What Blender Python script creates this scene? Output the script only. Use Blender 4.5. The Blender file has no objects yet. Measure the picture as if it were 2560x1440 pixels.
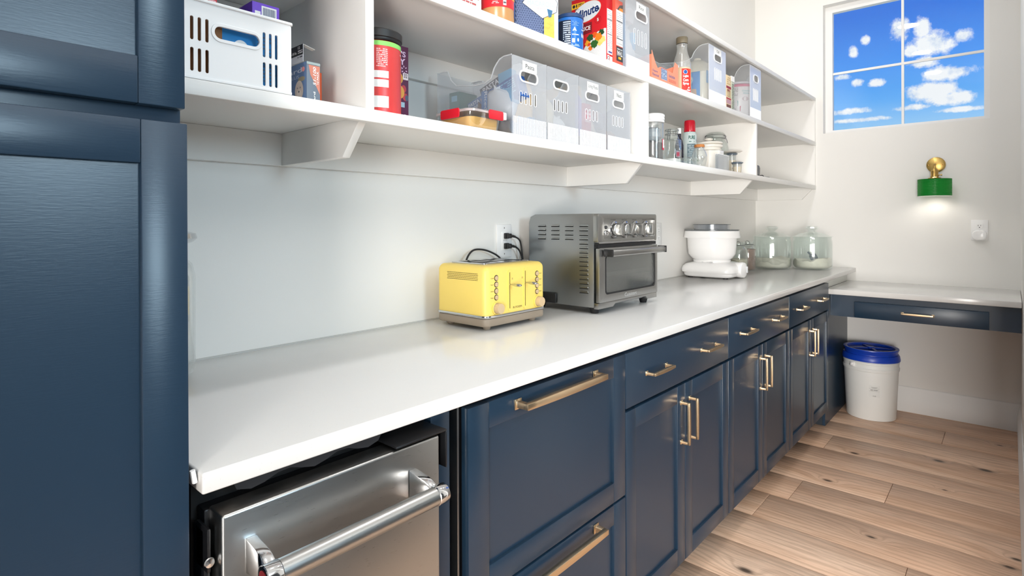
import bpy, bmesh, math, random
from math import sin, cos, pi, radians, sqrt
from mathutils import Vector, Matrix
random.seed(7)
scene = bpy.context.scene
COL = scene.collection

# ------------------------------------------------------------------ camera
cam_d = bpy.data.cameras.new('camera'); cam = bpy.data.objects.new('camera', cam_d); COL.objects.link(cam)
YAW, PITCH, ROLL, FPX, SX, SY = 0.74089, -0.00266, -0.00387, 1412.02, -45.32, -163.957
cy_, sy_ = cos(YAW), sin(YAW)
fw = Vector((cy_, sy_, 0)); rt = Vector((sy_, -cy_, 0)); up = Vector((0, 0, 1))
fw2 = fw*cos(PITCH) + up*sin(PITCH); up2 = up*cos(PITCH) - fw*sin(PITCH)
rt2 = rt*cos(ROLL) + up2*sin(ROLL); up3 = up2*cos(ROLL) - rt*sin(ROLL)
cam.matrix_world = Matrix(((rt2.x, up3.x, -fw2.x, 0.0), (rt2.y, up3.y, -fw2.y, -1.42409), (rt2.z, up3.z, -fw2.z, 1.24191), (0, 0, 0, 1)))
cam_d.sensor_width = 36.0; cam_d.sensor_fit = 'HORIZONTAL'; cam_d.lens = FPX/2560*36.0
cam_d.shift_x = -SX/2560; cam_d.shift_y = SY/2560
cam_d.clip_start = 0.01
scene.camera = cam

# ------------------------------------------------------------------ view and world
vs = scene.view_settings
scene.display_settings.display_device = 'sRGB'
vs.view_transform = 'Standard'; vs.look = 'None'; vs.gamma = 1.0; vs.use_curve_mapping = False
vs.exposure = -0.08
scene.cycles.use_denoising = True
scene.cycles.max_bounces = 10; scene.cycles.diffuse_bounces = 6; scene.cycles.transparent_max_bounces = 40
scene.cycles.sample_clamp_indirect = 6.0
scene.cycles.caustics_reflective = False; scene.cycles.caustics_refractive = False

def lin(c):
    if isinstance(c, (int, float)): c = (c, c, c)
    f = lambda v: (v/255/12.92 if v/255 <= .04045 else ((v/255+.055)/1.055)**2.4)
    return (f(c[0]), f(c[1]), f(c[2]), 1.0)

class NT:
    """small helper round a node tree"""
    def __init__(s, tree): s.t = tree; s.n = tree.nodes; s.l = tree.links
    def new(s, kind, **kw):
        n = s.n.new(kind)
        for k, v in kw.items():
            if k.startswith('i_'): n.inputs[k[2:].replace('_', ' ')].default_value = v
            else: setattr(n, k, v)
        return n
    def link(s, a, b): s.l.new(a, b)
    def math(s, op, a, b=None, clamp=False):
        n = s.n.new('ShaderNodeMath'); n.operation = op; n.use_clamp = clamp
        for i, q in enumerate((a, b)):
            if q is None: continue
            if isinstance(q, (int, float)): n.inputs[i].default_value = q
            else: s.l.new(q, n.inputs[i])
        return n.outputs[0]
    def mix(s, fac, a, b):
        n = s.n.new('ShaderNodeMix'); n.data_type = 'RGBA'
        for i, q in ((0, fac), (6, a), (7, b)):
            if isinstance(q, (int, float)): n.inputs[i].default_value = q
            elif isinstance(q, tuple): n.inputs[i].default_value = q
            else: s.l.new(q, n.inputs[i])
        return n.outputs[2]
    def ramp(s, fac, stops):
        n = s.n.new('ShaderNodeValToRGB'); e = n.color_ramp.elements
        while len(e) < len(stops): e.new(0.5)
        for el, (p, c) in zip(e, stops): el.position = p; el.color = c
        s.l.new(fac, n.inputs[0]); return n.outputs[0]

def build_world():
    w = bpy.data.worlds.new('sky'); scene.world = w; w.use_nodes = True
    k = NT(w.node_tree); k.n.clear()
    tc = k.new('ShaderNodeTexCoord'); d = tc.outputs['Generated']
    sep = k.new('ShaderNodeSeparateXYZ'); k.link(d, sep.inputs[0])
    z = sep.outputs['Z']
    base = k.ramp(k.math('MAXIMUM', z, 0.0), [(0.0, lin((205, 226, 240))), (0.125, lin((165, 212, 248))), (0.17, lin((108, 180, 250))), (0.225, lin((62, 148, 244))), (0.29, lin((36, 118, 228))), (1.0, lin((24, 84, 190)))])
    # ragged fair-weather clouds everywhere, flattened towards the horizon
    flat = k.new('ShaderNodeVectorMath', operation='DIVIDE'); k.link(d, flat.inputs[0])
    cz = k.new('ShaderNodeCombineXYZ'); zz = k.math('ADD', k.math('MAXIMUM', z, 0.02), 0.10)
    for i in range(3): k.link(zz, cz.inputs[i])
    k.link(cz.outputs[0], flat.inputs[1])
    n1 = k.new('ShaderNodeTexNoise', i_Scale=4.2, i_Detail=9.0, i_Roughness=0.62); k.link(flat.outputs[0], n1.inputs['Vector'])
    n2 = k.new('ShaderNodeTexNoise', i_Scale=30.0, i_Detail=8.0, i_Roughness=0.68); k.link(d, n2.inputs['Vector'])
    rag = k.math('MULTIPLY', k.math('SUBTRACT', n2.outputs['Fac'], 0.5), 3.2)
    general = k.ramp(n1.outputs['Fac'], [(0.57, (0, 0, 0, 1)), (0.66, (1, 1, 1, 1))])
    # the single clouds one can tell apart, each at its own bearing and height in the sky
    total = None
    for (yy, zz_, ry, rz) in CLOUDS:
        v = Vector((1.0, yy, zz_)).normalized()
        s_ = k.new('ShaderNodeVectorMath', operation='SUBTRACT'); k.link(d, s_.inputs[0]); s_.inputs[1].default_value = v
        m_ = k.new('ShaderNodeVectorMath', operation='DIVIDE'); k.link(s_.outputs[0], m_.inputs[0]); m_.inputs[1].default_value = (ry, ry, rz)
        l_ = k.new('ShaderNodeVectorMath', operation='LENGTH'); k.link(m_.outputs[0], l_.inputs[0])
        b = k.math('SUBTRACT', 1.25, k.math('MULTIPLY', l_.outputs['Value'], 1.25))
        total = b if total is None else k.math('MAXIMUM', total, b)
    single = k.math('MULTIPLY', k.math('ADD', k.math('MULTIPLY', k.math('ADD', total, rag), 1.6), 0.10), k.math('GREATER_THAN', total, -0.8), clamp=True)
    away = k.math('GREATER_THAN', 0.90, sep.outputs['X'])
    gen = k.math('MULTIPLY', general, away)
    mask = k.math('MAXIMUM', single, gen, clamp=True)
    cloud = k.ramp(n2.outputs['Fac'], [(0.30, lin((196, 214, 238))), (0.52, lin((250, 251, 253)))])
    colr = k.mix(mask, base, cloud)
    bg = k.new('ShaderNodeBackground'); k.link(colr, bg.inputs[0]); bg.inputs[1].default_value = WORLD_STRENGTH
    out = k.new('ShaderNodeOutputWorld'); k.link(bg.outputs[0], out.inputs[0])

WORLD_STRENGTH = 1.05
# (y/x bearing, z/x height, half-width, half-height)
CLOUDS = [(0.118, 0.275, .012, .021), (0.092, 0.270, .010, .016), (0.080, 0.247, .028, .016), (0.048, 0.250, .012, .010), (0.105, 0.240, .010, .010), (0.094, 0.222, .020, .008),
          (0.060, 0.203, .030, .010), (0.088, 0.178, .036, .012), (0.062, 0.166, .034, .009), (0.104, 0.160, .026, .005), (0.176, 0.254, .007, .009), (0.160, 0.268, .006, .008),
          (0.170, 0.207, .008, .006), (0.146, 0.203, .010, .006), (0.190, 0.218, .012, .006), (0.182, 0.164, .030, .005), (0.165, 0.150, .04, .004), (0.05, 0.150, .03, .004)]
build_world()

def area(name, loc, power, sx, sy=None, rot=(0, 0, 0), color=(1, 1, 1), spread=pi):
    l = bpy.data.lights.new(name, 'AREA'); l.energy = power; l.color = color; l.spread = spread
    if sy is None: l.shape = 'DISK'; l.size = sx
    else: l.shape = 'RECTANGLE'; l.size = sx; l.size_y = sy
    o = bpy.data.objects.new(name, l); COL.objects.link(o); o.location = loc; o.rotation_euler = rot
    return o
ROOM_TOP = 3.0
# the row of recessed ceiling lights down the middle of the room
for i, (x, p) in enumerate(((0.70, 6), (1.80, 8), (2.90, 5), (3.90, 2.2))):
    area('ceiling_downlight', (x, -0.745, ROOM_TOP-0.02), p, 0.15, color=(0.98, 0.98, 1.0))
# behind the camera: two added fill lamps, overhead and sideways, then window daylight
area('room_fill_light', (1.6, -3.2, ROOM_TOP-0.02), 10, 2.6, 1.4, color=(0.95, 0.98, 1.0))  # unseen lamp, added to lift the ambient level
area('side_fill_light', (-2.94, -2.7, 0.88), 560, 1.55, 2.8, rot=(0, radians(-90), 0), color=(1.0, 0.955, 0.90))  # added fill from the side, for shelf undersides and divider faces
area('room_window_daylight', (0.78, -4.39, 2.0), 62, 0.95, 0.95, rot=(radians(90), 0, 0), color=(0.66, 0.87, 1.0))

# ------------------------------------------------------------------ materials
MATS = {}
def principled(name, col, rough=0.5, metal=0.0, spec=0.5, coat=0.0, bump=0.0, bscale=200.0, var=0.0, vscale=8.0, aniso=None, emit=None):
    if name in MATS: return MATS[name]
    m = bpy.data.materials.new(name); m.use_nodes = True; k = NT(m.node_tree); p = k.n['Principled BSDF']
    c = lin(col)
    p.inputs['Base Color'].default_value = c; p.inputs['Roughness'].default_value = rough; p.inputs['Metallic'].default_value = metal
    p.inputs['Specular IOR Level'].default_value = spec; p.inputs['Coat Weight'].default_value = coat
    if bump or var:
        tc = k.new('ShaderNodeTexCoord')
        mp = k.new('ShaderNodeMapping'); k.link(tc.outputs['Object'], mp.inputs[0])
        if aniso: mp.inputs['Scale'].default_value = aniso
    if var:
        n = k.new('ShaderNodeTexNoise', i_Scale=vscale, i_Detail=5.0); k.link(mp.outputs[0], n.inputs['Vector'])
        f = k.math('ADD', k.math('MULTIPLY', k.math('SUBTRACT', n.outputs['Fac'], 0.5), var*2), 1.0)
        v = k.new('ShaderNodeVectorMath', operation='SCALE'); v.inputs[0].default_value = c[:3]; k.link(f, v.inputs['Scale'])
        k.link(v.outputs[0], p.inputs['Base Color'])
    if bump:
        n = k.new('ShaderNodeTexNoise', i_Scale=bscale, i_Detail=4.0); k.link(mp.outputs[0], n.inputs['Vector'])
        b = k.new('ShaderNodeBump', i_Strength=bump, i_Distance=0.002); k.link(n.outputs['Fac'], b.inputs['Height']); k.link(b.outputs[0], p.inputs['Normal'])
    if emit:
        p.inputs['Emission Color'].default_value = lin(emit[0]); p.inputs['Emission Strength'].default_value = emit[1]
    MATS[name] = m; return m
def P(c, rough=0.45): return principled('print_%d_%d_%d' % tuple(c), c, rough, spec=0.35)

def seethrough(name, tint, body, cover, gloss=0.06, rough=0.15):
    """thin clear plastic or glass: what lies behind shows through, with a little of its own body and a sheen"""
    if name in MATS: return MATS[name]
    m = bpy.data.materials.new(name); m.use_nodes = True; k = NT(m.node_tree); k.n.clear()
    tr = k.new('ShaderNodeBsdfTransparent'); tr.inputs[0].default_value = lin(tint)
    pl = k.new('ShaderNodeBsdfPrincipled'); pl.inputs['Base Color'].default_value = lin(body); pl.inputs['Roughness'].default_value = 0.35
    gl = k.new('ShaderNodeBsdfGlossy'); gl.inputs['Roughness'].default_value = rough; gl.inputs[0].default_value = (1, 1, 1, 1)
    m1 = k.new('ShaderNodeMixShader'); m1.inputs[0].default_value = cover; k.link(tr.outputs[0], m1.inputs[1]); k.link(pl.outputs[0], m1.inputs[2])
    lw = k.new('ShaderNodeLayerWeight'); lw.inputs['Blend'].default_value = 0.25
    f = k.math('ADD', k.math('MULTIPLY', lw.outputs['Facing'], 0.55), gloss, clamp=True)
    m2 = k.new('ShaderNodeMixShader'); k.link(f, m2.inputs[0]); k.link(m1.outputs[0], m2.inputs[1]); k.link(gl.outputs[0], m2.inputs[2])
    o = k.new('ShaderNodeOutputMaterial'); k.link(m2.outputs[0], o.inputs[0])
    MATS[name] = m; return m

def quartz():
    m = bpy.data.materials.new('quartz'); m.use_nodes = True; k = NT(m.node_tree); p = k.n['Principled BSDF']
    tc = k.new('ShaderNodeTexCoord')
    v = k.new('ShaderNodeTexVoronoi', i_Scale=260.0); k.link(tc.outputs['Object'], v.inputs['Vector'])
    n = k.new('ShaderNodeTexNoise', i_Scale=60.0, i_Detail=2.0); k.link(tc.outputs['Object'], n.inputs['Vector'])
    sp = k.ramp(v.outputs['Distance'], [(0.0, (1, 1, 1, 1)), (0.16, (0, 0, 0, 1))])
    pick = k.ramp(n.outputs['Fac'], [(0.54, (0, 0, 0, 1)), (0.60, (1, 1, 1, 1))])
    f = k.math('MULTIPLY', k.math('MULTIPLY', sp, pick), 0.55)
    k.link(k.mix(f, lin((219, 218, 216)), lin((140, 138, 136))), p.inputs['Base Color'])
    p.inputs['Roughness'].default_value = 0.16; p.inputs['Specular IOR Level'].default_value = 0.5
    return m

KNOTS = [(2.073, -.729, .030), (3.677, -1.151, .026), (3.692, -1.332, .032), (3.502, -.811, .022), (2.72, -1.42, .02), (2.80, -1.44, .018), (2.62, -1.02, .016), (3.05, -.78, .02), (4.15, -1.38, .014), (3.3, -1.2, .010), (2.35, -1.42, .014)]
def floor_wood():
    m = bpy.data.materials.new('oak_floor'); m.use_nodes = True; k = NT(m.node_tree); p = k.n['Principled BSDF']
    tc = k.new('ShaderNodeTexCoord'); oi = k.new('ShaderNodeObjectInfo')
    rnd = oi.outputs['Random']
    off = k.new('ShaderNodeCombineXYZ'); k.link(k.math('MULTIPLY', rnd, 13.0), off.inputs[0]); k.link(k.math('MULTIPLY', rnd, 37.0), off.inputs[1]); k.link(k.math('MULTIPLY', rnd, 7.0), off.inputs[2])
    ad = k.new('ShaderNodeVectorMath', operation='ADD'); k.link(tc.outputs['Object'], ad.inputs[0]); k.link(off.outputs[0], ad.inputs[1])
    mp = k.new('ShaderNodeMapping'); mp.inputs['Scale'].default_value = (1.0, 0.13, 1.0); k.link(ad.outputs[0], mp.inputs[0])
    # the grain bends round each knot
    kn = None; ring = None
    sepc = k.new('ShaderNodeSeparateXYZ'); k.link(tc.outputs['Object'], sepc.inputs[0])
    for (x, y, r) in KNOTS:
        dx = k.math('DIVIDE', k.math('SUBTRACT', sepc.outputs['X'], x), r*.55); dy = k.math('DIVIDE', k.math('SUBTRACT', sepc.outputs['Y'], y), r*1.0)
        d2 = k.math('ADD', k.math('MULTIPLY', dx, dx), k.math('MULTIPLY', dy, dy))
        g = k.math('DIVIDE', 1.0, k.math('ADD', 1.0, k.math('MULTIPLY', d2, d2)))
        kn = g if kn is None else k.math('MAXIMUM', kn, g)
        w = k.math('DIVIDE', 1.0, k.math('ADD', 1.0, k.math('MULTIPLY', d2, 0.12)))
        ring = w if ring is None else k.math('MAXIMUM', ring, w)
    bend = k.new('ShaderNodeVectorMath', operation='ADD'); k.link(mp.outputs[0], bend.inputs[0])
    bx = k.new('ShaderNodeCombineXYZ'); k.link(k.math('MULTIPLY', ring, 0.10), bx.inputs[0]); k.link(bx.outputs[0], bend.inputs[1])
    n1 = k.new('ShaderNodeTexNoise', i_Scale=9.0, i_Detail=6.0, i_Roughness=0.6, i_Distortion=0.6); k.link(bend.outputs[0], n1.inputs['Vector'])
    wv = k.new('ShaderNodeTexWave', i_Scale=11.0, i_Distortion=9.0, i_Detail=4.0); wv.inputs['Detail Scale'].default_value = 1.3; k.link(bend.outputs[0], wv.inputs['Vector'])
    mp2 = k.new('ShaderNodeMapping'); mp2.inputs['Scale'].default_value = (1.0, 0.05, 1.0); k.link(ad.outputs[0], mp2.inputs[0])
    n3 = k.new('ShaderNodeTexNoise', i_Scale=150.0, i_Detail=4.0, i_Roughness=0.7); k.link(mp2.outputs[0], n3.inputs['Vector'])
    c1 = k.ramp(n1.outputs['Fac'], [(0.25, lin((200, 160, 130))), (0.45, lin((228, 192, 164))), (0.62, lin((236, 204, 178))), (0.8, lin((220, 184, 154)))])
    c2 = k.mix(k.math('MULTIPLY', k.ramp(wv.outputs['Fac'], [(0.0, (0, 0, 0, 1)), (0.55, (0, 0, 0, 1)), (1.0, (1, 1, 1, 1))]), 0.28), c1, lin((150, 112, 84)))
    c3 = k.mix(k.math('MULTIPLY', k.ramp(n3.outputs['Fac'], [(0.38, (1, 1, 1, 1)), (0.56, (0, 0, 0, 1))]), 0.30), c2, lin((140, 104, 80)))
    c4 = k.mix(k.math('MULTIPLY', rnd, 0.26), c3, lin((172, 126, 92)))
    c5 = k.mix(k.math('MULTIPLY', k.math('POWER', kn, 1.4), 0.92, clamp=True), c4, lin((40, 28, 22)))
    k.link(c5, p.inputs['Base Color'])
    p.inputs['Roughness'].default_value = 0.42; p.inputs['Specular IOR Level'].default_value = 0.35
    b = k.new('ShaderNodeBump', i_Strength=0.12, i_Distance=0.002); k.link(n3.outputs['Fac'], b.inputs['Height']); k.link(b.outputs[0], p.inputs['Normal'])
    return m

def brushed(name, col, rough, scale):
    if name in MATS: return MATS[name]
    m = bpy.data.materials.new(name); m.use_nodes = True; k = NT(m.node_tree); p = k.n['Principled BSDF']
    tc = k.new('ShaderNodeTexCoord'); mp = k.new('ShaderNodeMapping'); mp.inputs['Scale'].default_value = scale; k.link(tc.outputs['Object'], mp.inputs[0])
    n = k.new('ShaderNodeTexNoise', i_Scale=120.0, i_Detail=3.0); k.link(mp.outputs[0], n.inputs['Vector'])
    r = k.math('ADD', rough-0.06, k.math('MULTIPLY', n.outputs['Fac'], 0.12)); k.link(r, p.inputs['Roughness'])
    p.inputs['Base Color'].default_value = lin(col); p.inputs['Metallic'].default_value = 1.0
    b = k.new('ShaderNodeBump', i_Strength=0.04, i_Distance=0.001); k.link(n.outputs['Fac'], b.inputs['Height']); k.link(b.outputs[0], p.inputs['Normal'])
    MATS[name] = m; return m

WALL = principled('wall_paint', (233, 232, 229), 0.7, spec=0.25, bump=0.05, bscale=300)
CEIL = principled('ceiling_paint', (238, 237, 235), 0.8)
TRIMW = principled('trim_paint', (236, 236, 235), 0.35, spec=0.4)
SHELFW = principled('shelf_paint', (232, 231, 228), 0.4, spec=0.35, bump=0.06, bscale=90, aniso=(.3, 3, 3))
NAVY = principled('navy_cabinet_paint', (28, 49, 68), 0.30, spec=0.5, bump=0.05, bscale=60, aniso=(1.0, 3.0, 9.0))
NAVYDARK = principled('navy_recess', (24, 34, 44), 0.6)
QUARTZ = quartz(); OAK = floor_wood()
STEEL = brushed('brushed_steel', (176, 176, 174), 0.30, (.4, 8, 8))
STEELV = brushed('brushed_steel_side', (166, 168, 168), 0.32, (8, .4, 8))
CHROME = principled('polished_chrome', (205, 206, 208), 0.10, 1.0)
BRASS = principled('satin_brass', (226, 200, 164), 0.30, 1.0)
BRASSD = principled('aged_brass', (186, 152, 88), 0.25, 1.0)
BLACK = principled('black_plastic', (22, 22, 24), 0.45)
BLACKM = principled('black_metal', (26, 27, 30), 0.35, 0.3)
CAVITY = principled('dark_cavity', (9, 9, 10), 0.8)
WHITEP = principled('white_plastic', (238, 238, 238), 0.35)
WHITEG = principled('white_gloss', (240, 240, 240), 0.15)
CLEAR = seethrough('clear_glass', (253, 254, 254), (228, 236, 236), 0.05, 0.05, 0.05)
GLASSY = seethrough('jar_glass', (250, 253, 252), (222, 232, 228), 0.05, 0.05, 0.04)
BINP = seethrough('frosted_bin_plastic', (252, 253, 254), (232, 236, 242), 0.13, 0.03, 0.22)
BINF = seethrough('frosted_bin_front', (252, 253, 255), (232, 237, 245), 0.30, 0.03, 0.22)
BINW = seethrough('milky_bin_front', (250, 252, 255), (238, 240, 244), 0.80, 0.03, 0.25)
RIBW = principled('white_rib', (240, 243, 247), 0.3)
INK = P((34, 34, 38)); WPAPER = P((240, 240, 238))

# ------------------------------------------------------------------ mesh helpers
class MB:
    """collects shapes and links them as ONE mesh object"""
    def __init__(s): s.v = []; s.f = []
    def add(s, vs_, fs_):
        b = len(s.v); s.v += [tuple(q) for q in vs_]; s.f += [tuple(i+b for i in f) for f in fs_]; return s
    def box(s, x0, x1, y0, y1, z0, z1):
        vs_ = [(x, y, z) for x in (x0, x1) for y in (y0, y1) for z in (z0, z1)]
        return s.add(vs_, [(0, 1, 3, 2), (4, 6, 7, 5), (0, 4, 5, 1), (2, 3, 7, 6), (0, 2, 6, 4), (1, 5, 7, 3)])
    def prism(s, poly, axis, a0, a1):
        """poly: 2-D points; axis x: (y,z), y: (x,z), z: (x,y)"""
        mk = {'x': lambda p, a: (a, p[0], p[1]), 'y': lambda p, a: (p[0], a, p[1]), 'z': lambda p, a: (p[0], p[1], a)}[axis]
        n = len(poly)
        return s.add([mk(p, a0) for p in poly] + [mk(p, a1) for p in poly],
                     [tuple(range(n))[::-1], tuple(range(n, 2*n))] + [(i, (i+1) % n, n+(i+1) % n, n+i) for i in range(n)])
    def lathe(s, prof, c=(0, 0), seg=36, axis='z', a0=0.0, a1=2*pi):
        full = abs(a1-a0-2*pi) < 1e-6; n = len(prof); m = seg if full else seg+1
        b = len(s.v)
        for j in range(m):
            a = a0+(a1-a0)*j/seg
            for r, h in prof:
                p = (r*cos(a), r*sin(a), h)
                if axis == 'y': p = (p[0], h, p[1])
                if axis == 'x': p = (h, p[0], p[1])
                s.v.append((p[0]+c[0], p[1]+(c[1] if len(c) > 1 else 0), p[2]+(c[2] if len(c) > 2 else 0)))
        for j in range(seg):
            for i in range(n-1):
                q = [b+j*n+i, b+((j+1) % m)*n+i, b+((j+1) % m)*n+i+1, b+j*n+i+1]
                if prof[i][0] < 1e-7: q = [q[0], q[2], q[3]]
                elif prof[i+1][0] < 1e-7: q = [q[0], q[1], q[2]]
                s.f.append(tuple(q))
        return s
    def tube(s, path, r, seg=10, cap=True, flat=None):
        pts = [Vector(p) for p in path]; n = len(pts); b = len(s.v)
        t0 = (pts[1]-pts[0]).normalized(); u = t0.orthogonal().normalized()
        for i, p in enumerate(pts):
            t = (pts[min(i+1, n-1)]-pts[max(i-1, 0)]).normalized()
            u = (u - t*u.dot(t)).normalized(); w = t.cross(u)
            rr = r[i] if isinstance(r, (list, tuple)) else r
            for j in range(seg):
                a = 2*pi*j/seg; s.v.append(tuple(p + u*cos(a)*rr + w*sin(a)*rr))
        for i in range(n-1):
            for j in range(seg):
                s.f.append((b+i*seg+j, b+i*seg+(j+1) % seg, b+(i+1)*seg+(j+1) % seg, b+(i+1)*seg+j))
        if cap: s.f.append(tuple(b+j for j in range(seg))[::-1]); s.f.append(tuple(b+(n-1)*seg+j for j in range(seg)))
        return s
    def disc(s, c, r, normal='-y', seg=20):
        mk = {'-y': lambda a: (c[0]+r*cos(a), c[1], c[2]+r*sin(a)), '-x': lambda a: (c[0], c[1]-r*cos(a), c[2]+r*sin(a)), 'z': lambda a: (c[0]+r*cos(a), c[1]+r*sin(a), c[2])}[normal]
        return s.add([mk(2*pi*i/seg) for i in range(seg)], [tuple(range(seg))])
    def plate(s, outer, holes, mp, t):
        """flat plate with holes; mp(h, v, d) gives the point at depth d (0 front .. t back)"""
        bm = bmesh.new(); loops = []
        for lp in [outer]+holes:
            vv = [bm.verts.new((p[0], p[1], 0)) for p in lp]; loops.append(len(lp))
            for i in range(len(vv)): bm.edges.new((vv[i], vv[(i+1) % len(vv)]))
        bm.verts.index_update()
        bmesh.ops.triangle_fill(bm, use_beauty=True, use_dissolve=False, edges=bm.edges[:])
        pts = [(q.co.x, q.co.y) for q in bm.verts]; fs_ = []
        for f in bm.faces:
            idx = [q.index for q in f.verts]
            fs_.append(tuple(idx) if f.normal.z > 0 else tuple(reversed(idx)))
        bm.free(); n = len(pts)
        s.add([mp(h, v, 0) for h, v in pts] + [mp(h, v, t) for h, v in pts], fs_ + [tuple(i+n for i in reversed(f)) for f in fs_])
        b = len(s.v)-2*n; o = 0
        for L in loops:
            for i in range(L): s.f.append((b+o+i, b+o+(i+1) % L, b+n+o+(i+1) % L, b+n+o+i))
            o += L
        return s
    def mesh(s, bev=0.0, seg=2, angle=40, name='m', weld=False):
        me = bpy.data.meshes.new(name); me.from_pydata(s.v, [], s.f); me.validate()
        bm = bmesh.new(); bm.from_mesh(me)
        if weld: bmesh.ops.remove_doubles(bm, verts=bm.verts[:], dist=1e-5)
        bmesh.ops.recalc_face_normals(bm, faces=bm.faces[:])
        if bev:
            es = [e for e in bm.edges if len(e.link_faces) == 2 and e.calc_face_angle(0) > radians(35)]
            bmesh.ops.bevel(bm, geom=es, offset=bev, segments=seg, profile=0.5, affect='EDGES', clamp_overlap=True)
        bm.to_mesh(me); bm.free()
        for p in me.polygons: p.use_smooth = True
        me.set_sharp_from_angle(angle=radians(angle))
        return me
    def build(s, name, mat, parent=None, bev=0.0, seg=2, angle=40, label=None, kind=None, weld=False):
        return link(name, s.mesh(bev, seg, angle, name, weld), mat, parent, label, kind)

def link(name, me, mat, parent=None, label=None, kind=None):
    if mat is not None and len(me.materials) == 0: me.materials.append(mat)
    o = bpy.data.objects.new(name, me); COL.objects.link(o)
    if parent is not None: o.parent = parent
    if label: o['label'] = label
    if kind: o['kind'] = kind
    return o
def thing(name, label, cat, loc=(0, 0, 0), rz=0.0, group=None, rot=None):
    o = bpy.data.objects.new(name, None); COL.objects.link(o); o.location = loc
    o.rotation_euler = rot if rot else (0, 0, rz); o.empty_display_size = 0.05
    o['label'] = label; o['category'] = cat
    if group: o['group'] = group
    return o
def box(name, mat, parent, x0, x1, y0, y1, z0, z1, bev=0.0, **kw): return MB().box(x0, x1, y0, y1, z0, z1).build(name, mat, parent, bev, **kw)

def rrect(x0, x1, y0, y1, r, n=5):
    out = []
    for cx, cy, a in ((x1-r, y1-r, 0), (x0+r, y1-r, 90), (x0+r, y0+r, 180), (x1-r, y0+r, 270)):
        out += [(cx+r*cos(radians(a+90*i/n)), cy+r*sin(radians(a+90*i/n))) for i in range(n+1)]
    return out
def ell(cx, cy, rx, ry, n=28): return [(cx+rx*cos(2*pi*i/n), cy+ry*sin(2*pi*i/n)) for i in range(n)]
# maps from a flat (h, v) drawing to a face of a local box
def F(d): return lambda h, v: (h, -d, v)          # front face at y = -d
def L(x): return lambda h, v: (x, -h, v)          # left face at the given x, h runs towards the front
def T(z): return lambda h, v: (h, v, z)
def CYL(r, a0=0.0): return lambda h, v: (r*sin(h/r+a0), -r*cos(h/r+a0), v)
def flat(name, parent, polys, mat, mp, kind=None):
    mb = MB()
    for pl in polys: mb.add([mp(h, v) for h, v in pl], [tuple(range(len(pl)))])
    me = bpy.data.meshes.new(name); me.from_pydata(mb.v, [], mb.f)
    return link(name, me, mat, parent, kind=kind)
def strip(h0, h1, v0, v1, n=1): return [[(h0+(h1-h0)*i/n, v0), (h0+(h1-h0)*(i+1)/n, v0), (h0+(h1-h0)*(i+1)/n, v1), (h0+(h1-h0)*i/n, v1)] for i in range(n)]
_TXT = {}
def textmesh(s, shear=0.0, bold=0.0):
    if (s, shear, bold) in _TXT: return _TXT[(s, shear, bold)]
    c = bpy.data.curves.new('lettering_source', 'FONT'); c.body = s; c.shear = shear; c.offset = bold; c.resolution_u = 3
    o = bpy.data.objects.new('lettering_source', c); COL.objects.link(o)
    bpy.context.view_layer.update()
    me = o.evaluated_get(bpy.context.evaluated_depsgraph_get()).to_mesh()
    vs_ = [tuple(q.co) for q in me.vertices]; fs_ = [tuple(p.vertices) for p in me.polygons]
    o.evaluated_get(bpy.context.evaluated_depsgraph_get()).to_mesh_clear()
    bpy.data.objects.remove(o); bpy.data.curves.remove(c)
    _TXT[(s, shear, bold)] = (vs_, fs_); return vs_, fs_
def text(parent, s, h0, h1, v0, v1, mp, mat, name='lettering', shear=0.0, rot=0.0, bold=0.0, keep=True):
    """lettering fitted into the rectangle h0..h1, v0..v1 of the drawing, turned by rot degrees about its centre"""
    vs_, fs_ = textmesh(s, shear, bold)
    xs = [q[0] for q in vs_]; ys = [q[1] for q in vs_]
    a, b_, c, d = min(xs), max(xs), min(ys), max(ys)
    ch, cv = (h0+h1)/2, (v0+v1)/2; ca, sa = cos(radians(rot)), sin(radians(rot))
    w, hh = h1-h0, v1-v0
    out = []
    for x, y, _ in vs_:
        hx = ((x-a)/(b_-a)-.5)*w; vy = ((y-c)/(d-c)-.5)*hh
        out.append(mp(ch+hx*ca-vy*sa, cv+hx*sa+vy*ca))
    me = bpy.data.meshes.new(name); me.from_pydata(out, [], fs_)
    return link(name, me, mat, parent)
def fineprint(parent, h0, h1, v0, v1, rows, mp, mat, name='fine_print', seed=1, fill=.55):
    r = random.Random(seed); polys = []; dv = (v1-v0)/rows
    for i in range(rows):
        v = v0+dv*i; h = h0
        while h < h1:
            w = (h1-h0)*r.uniform(.05, .2); e = min(h+w, h1)
            if r.random() > .15: polys += strip(h, e, v+dv*(1-fill)/2, v+dv*(1+fill)/2, 1)
            h = e+(h1-h0)*.03
    return flat(name, parent, polys, mat, mp)

# ------------------------------------------------------------------ the room
XE, YR, XN, XF = 4.4955, -1.468, -0.95, -3.0           # end wall, right-hand wall, near wall
CT, CB, CD = 0.914, 0.8856, 0.648            # worktop top, underside, depth
def struct(name, mb, mat, parent=None, **kw): return mb.build(name, mat, parent, kind=None if parent else 'structure', **kw)

struct('floor_back', MB().box(XF, XE, -4.4, -1.781, -0.0118, 0.0), principled('unseen_dark_floor', (84, 76, 70), .5))  # unseen floor, made dark so the pantry doors mirror less brightness
fl = struct('floor', MB().box(XF, XE, -4.4, 0.0, -0.06, -0.012), principled('subfloor', (70, 52, 40), 0.8))
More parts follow.
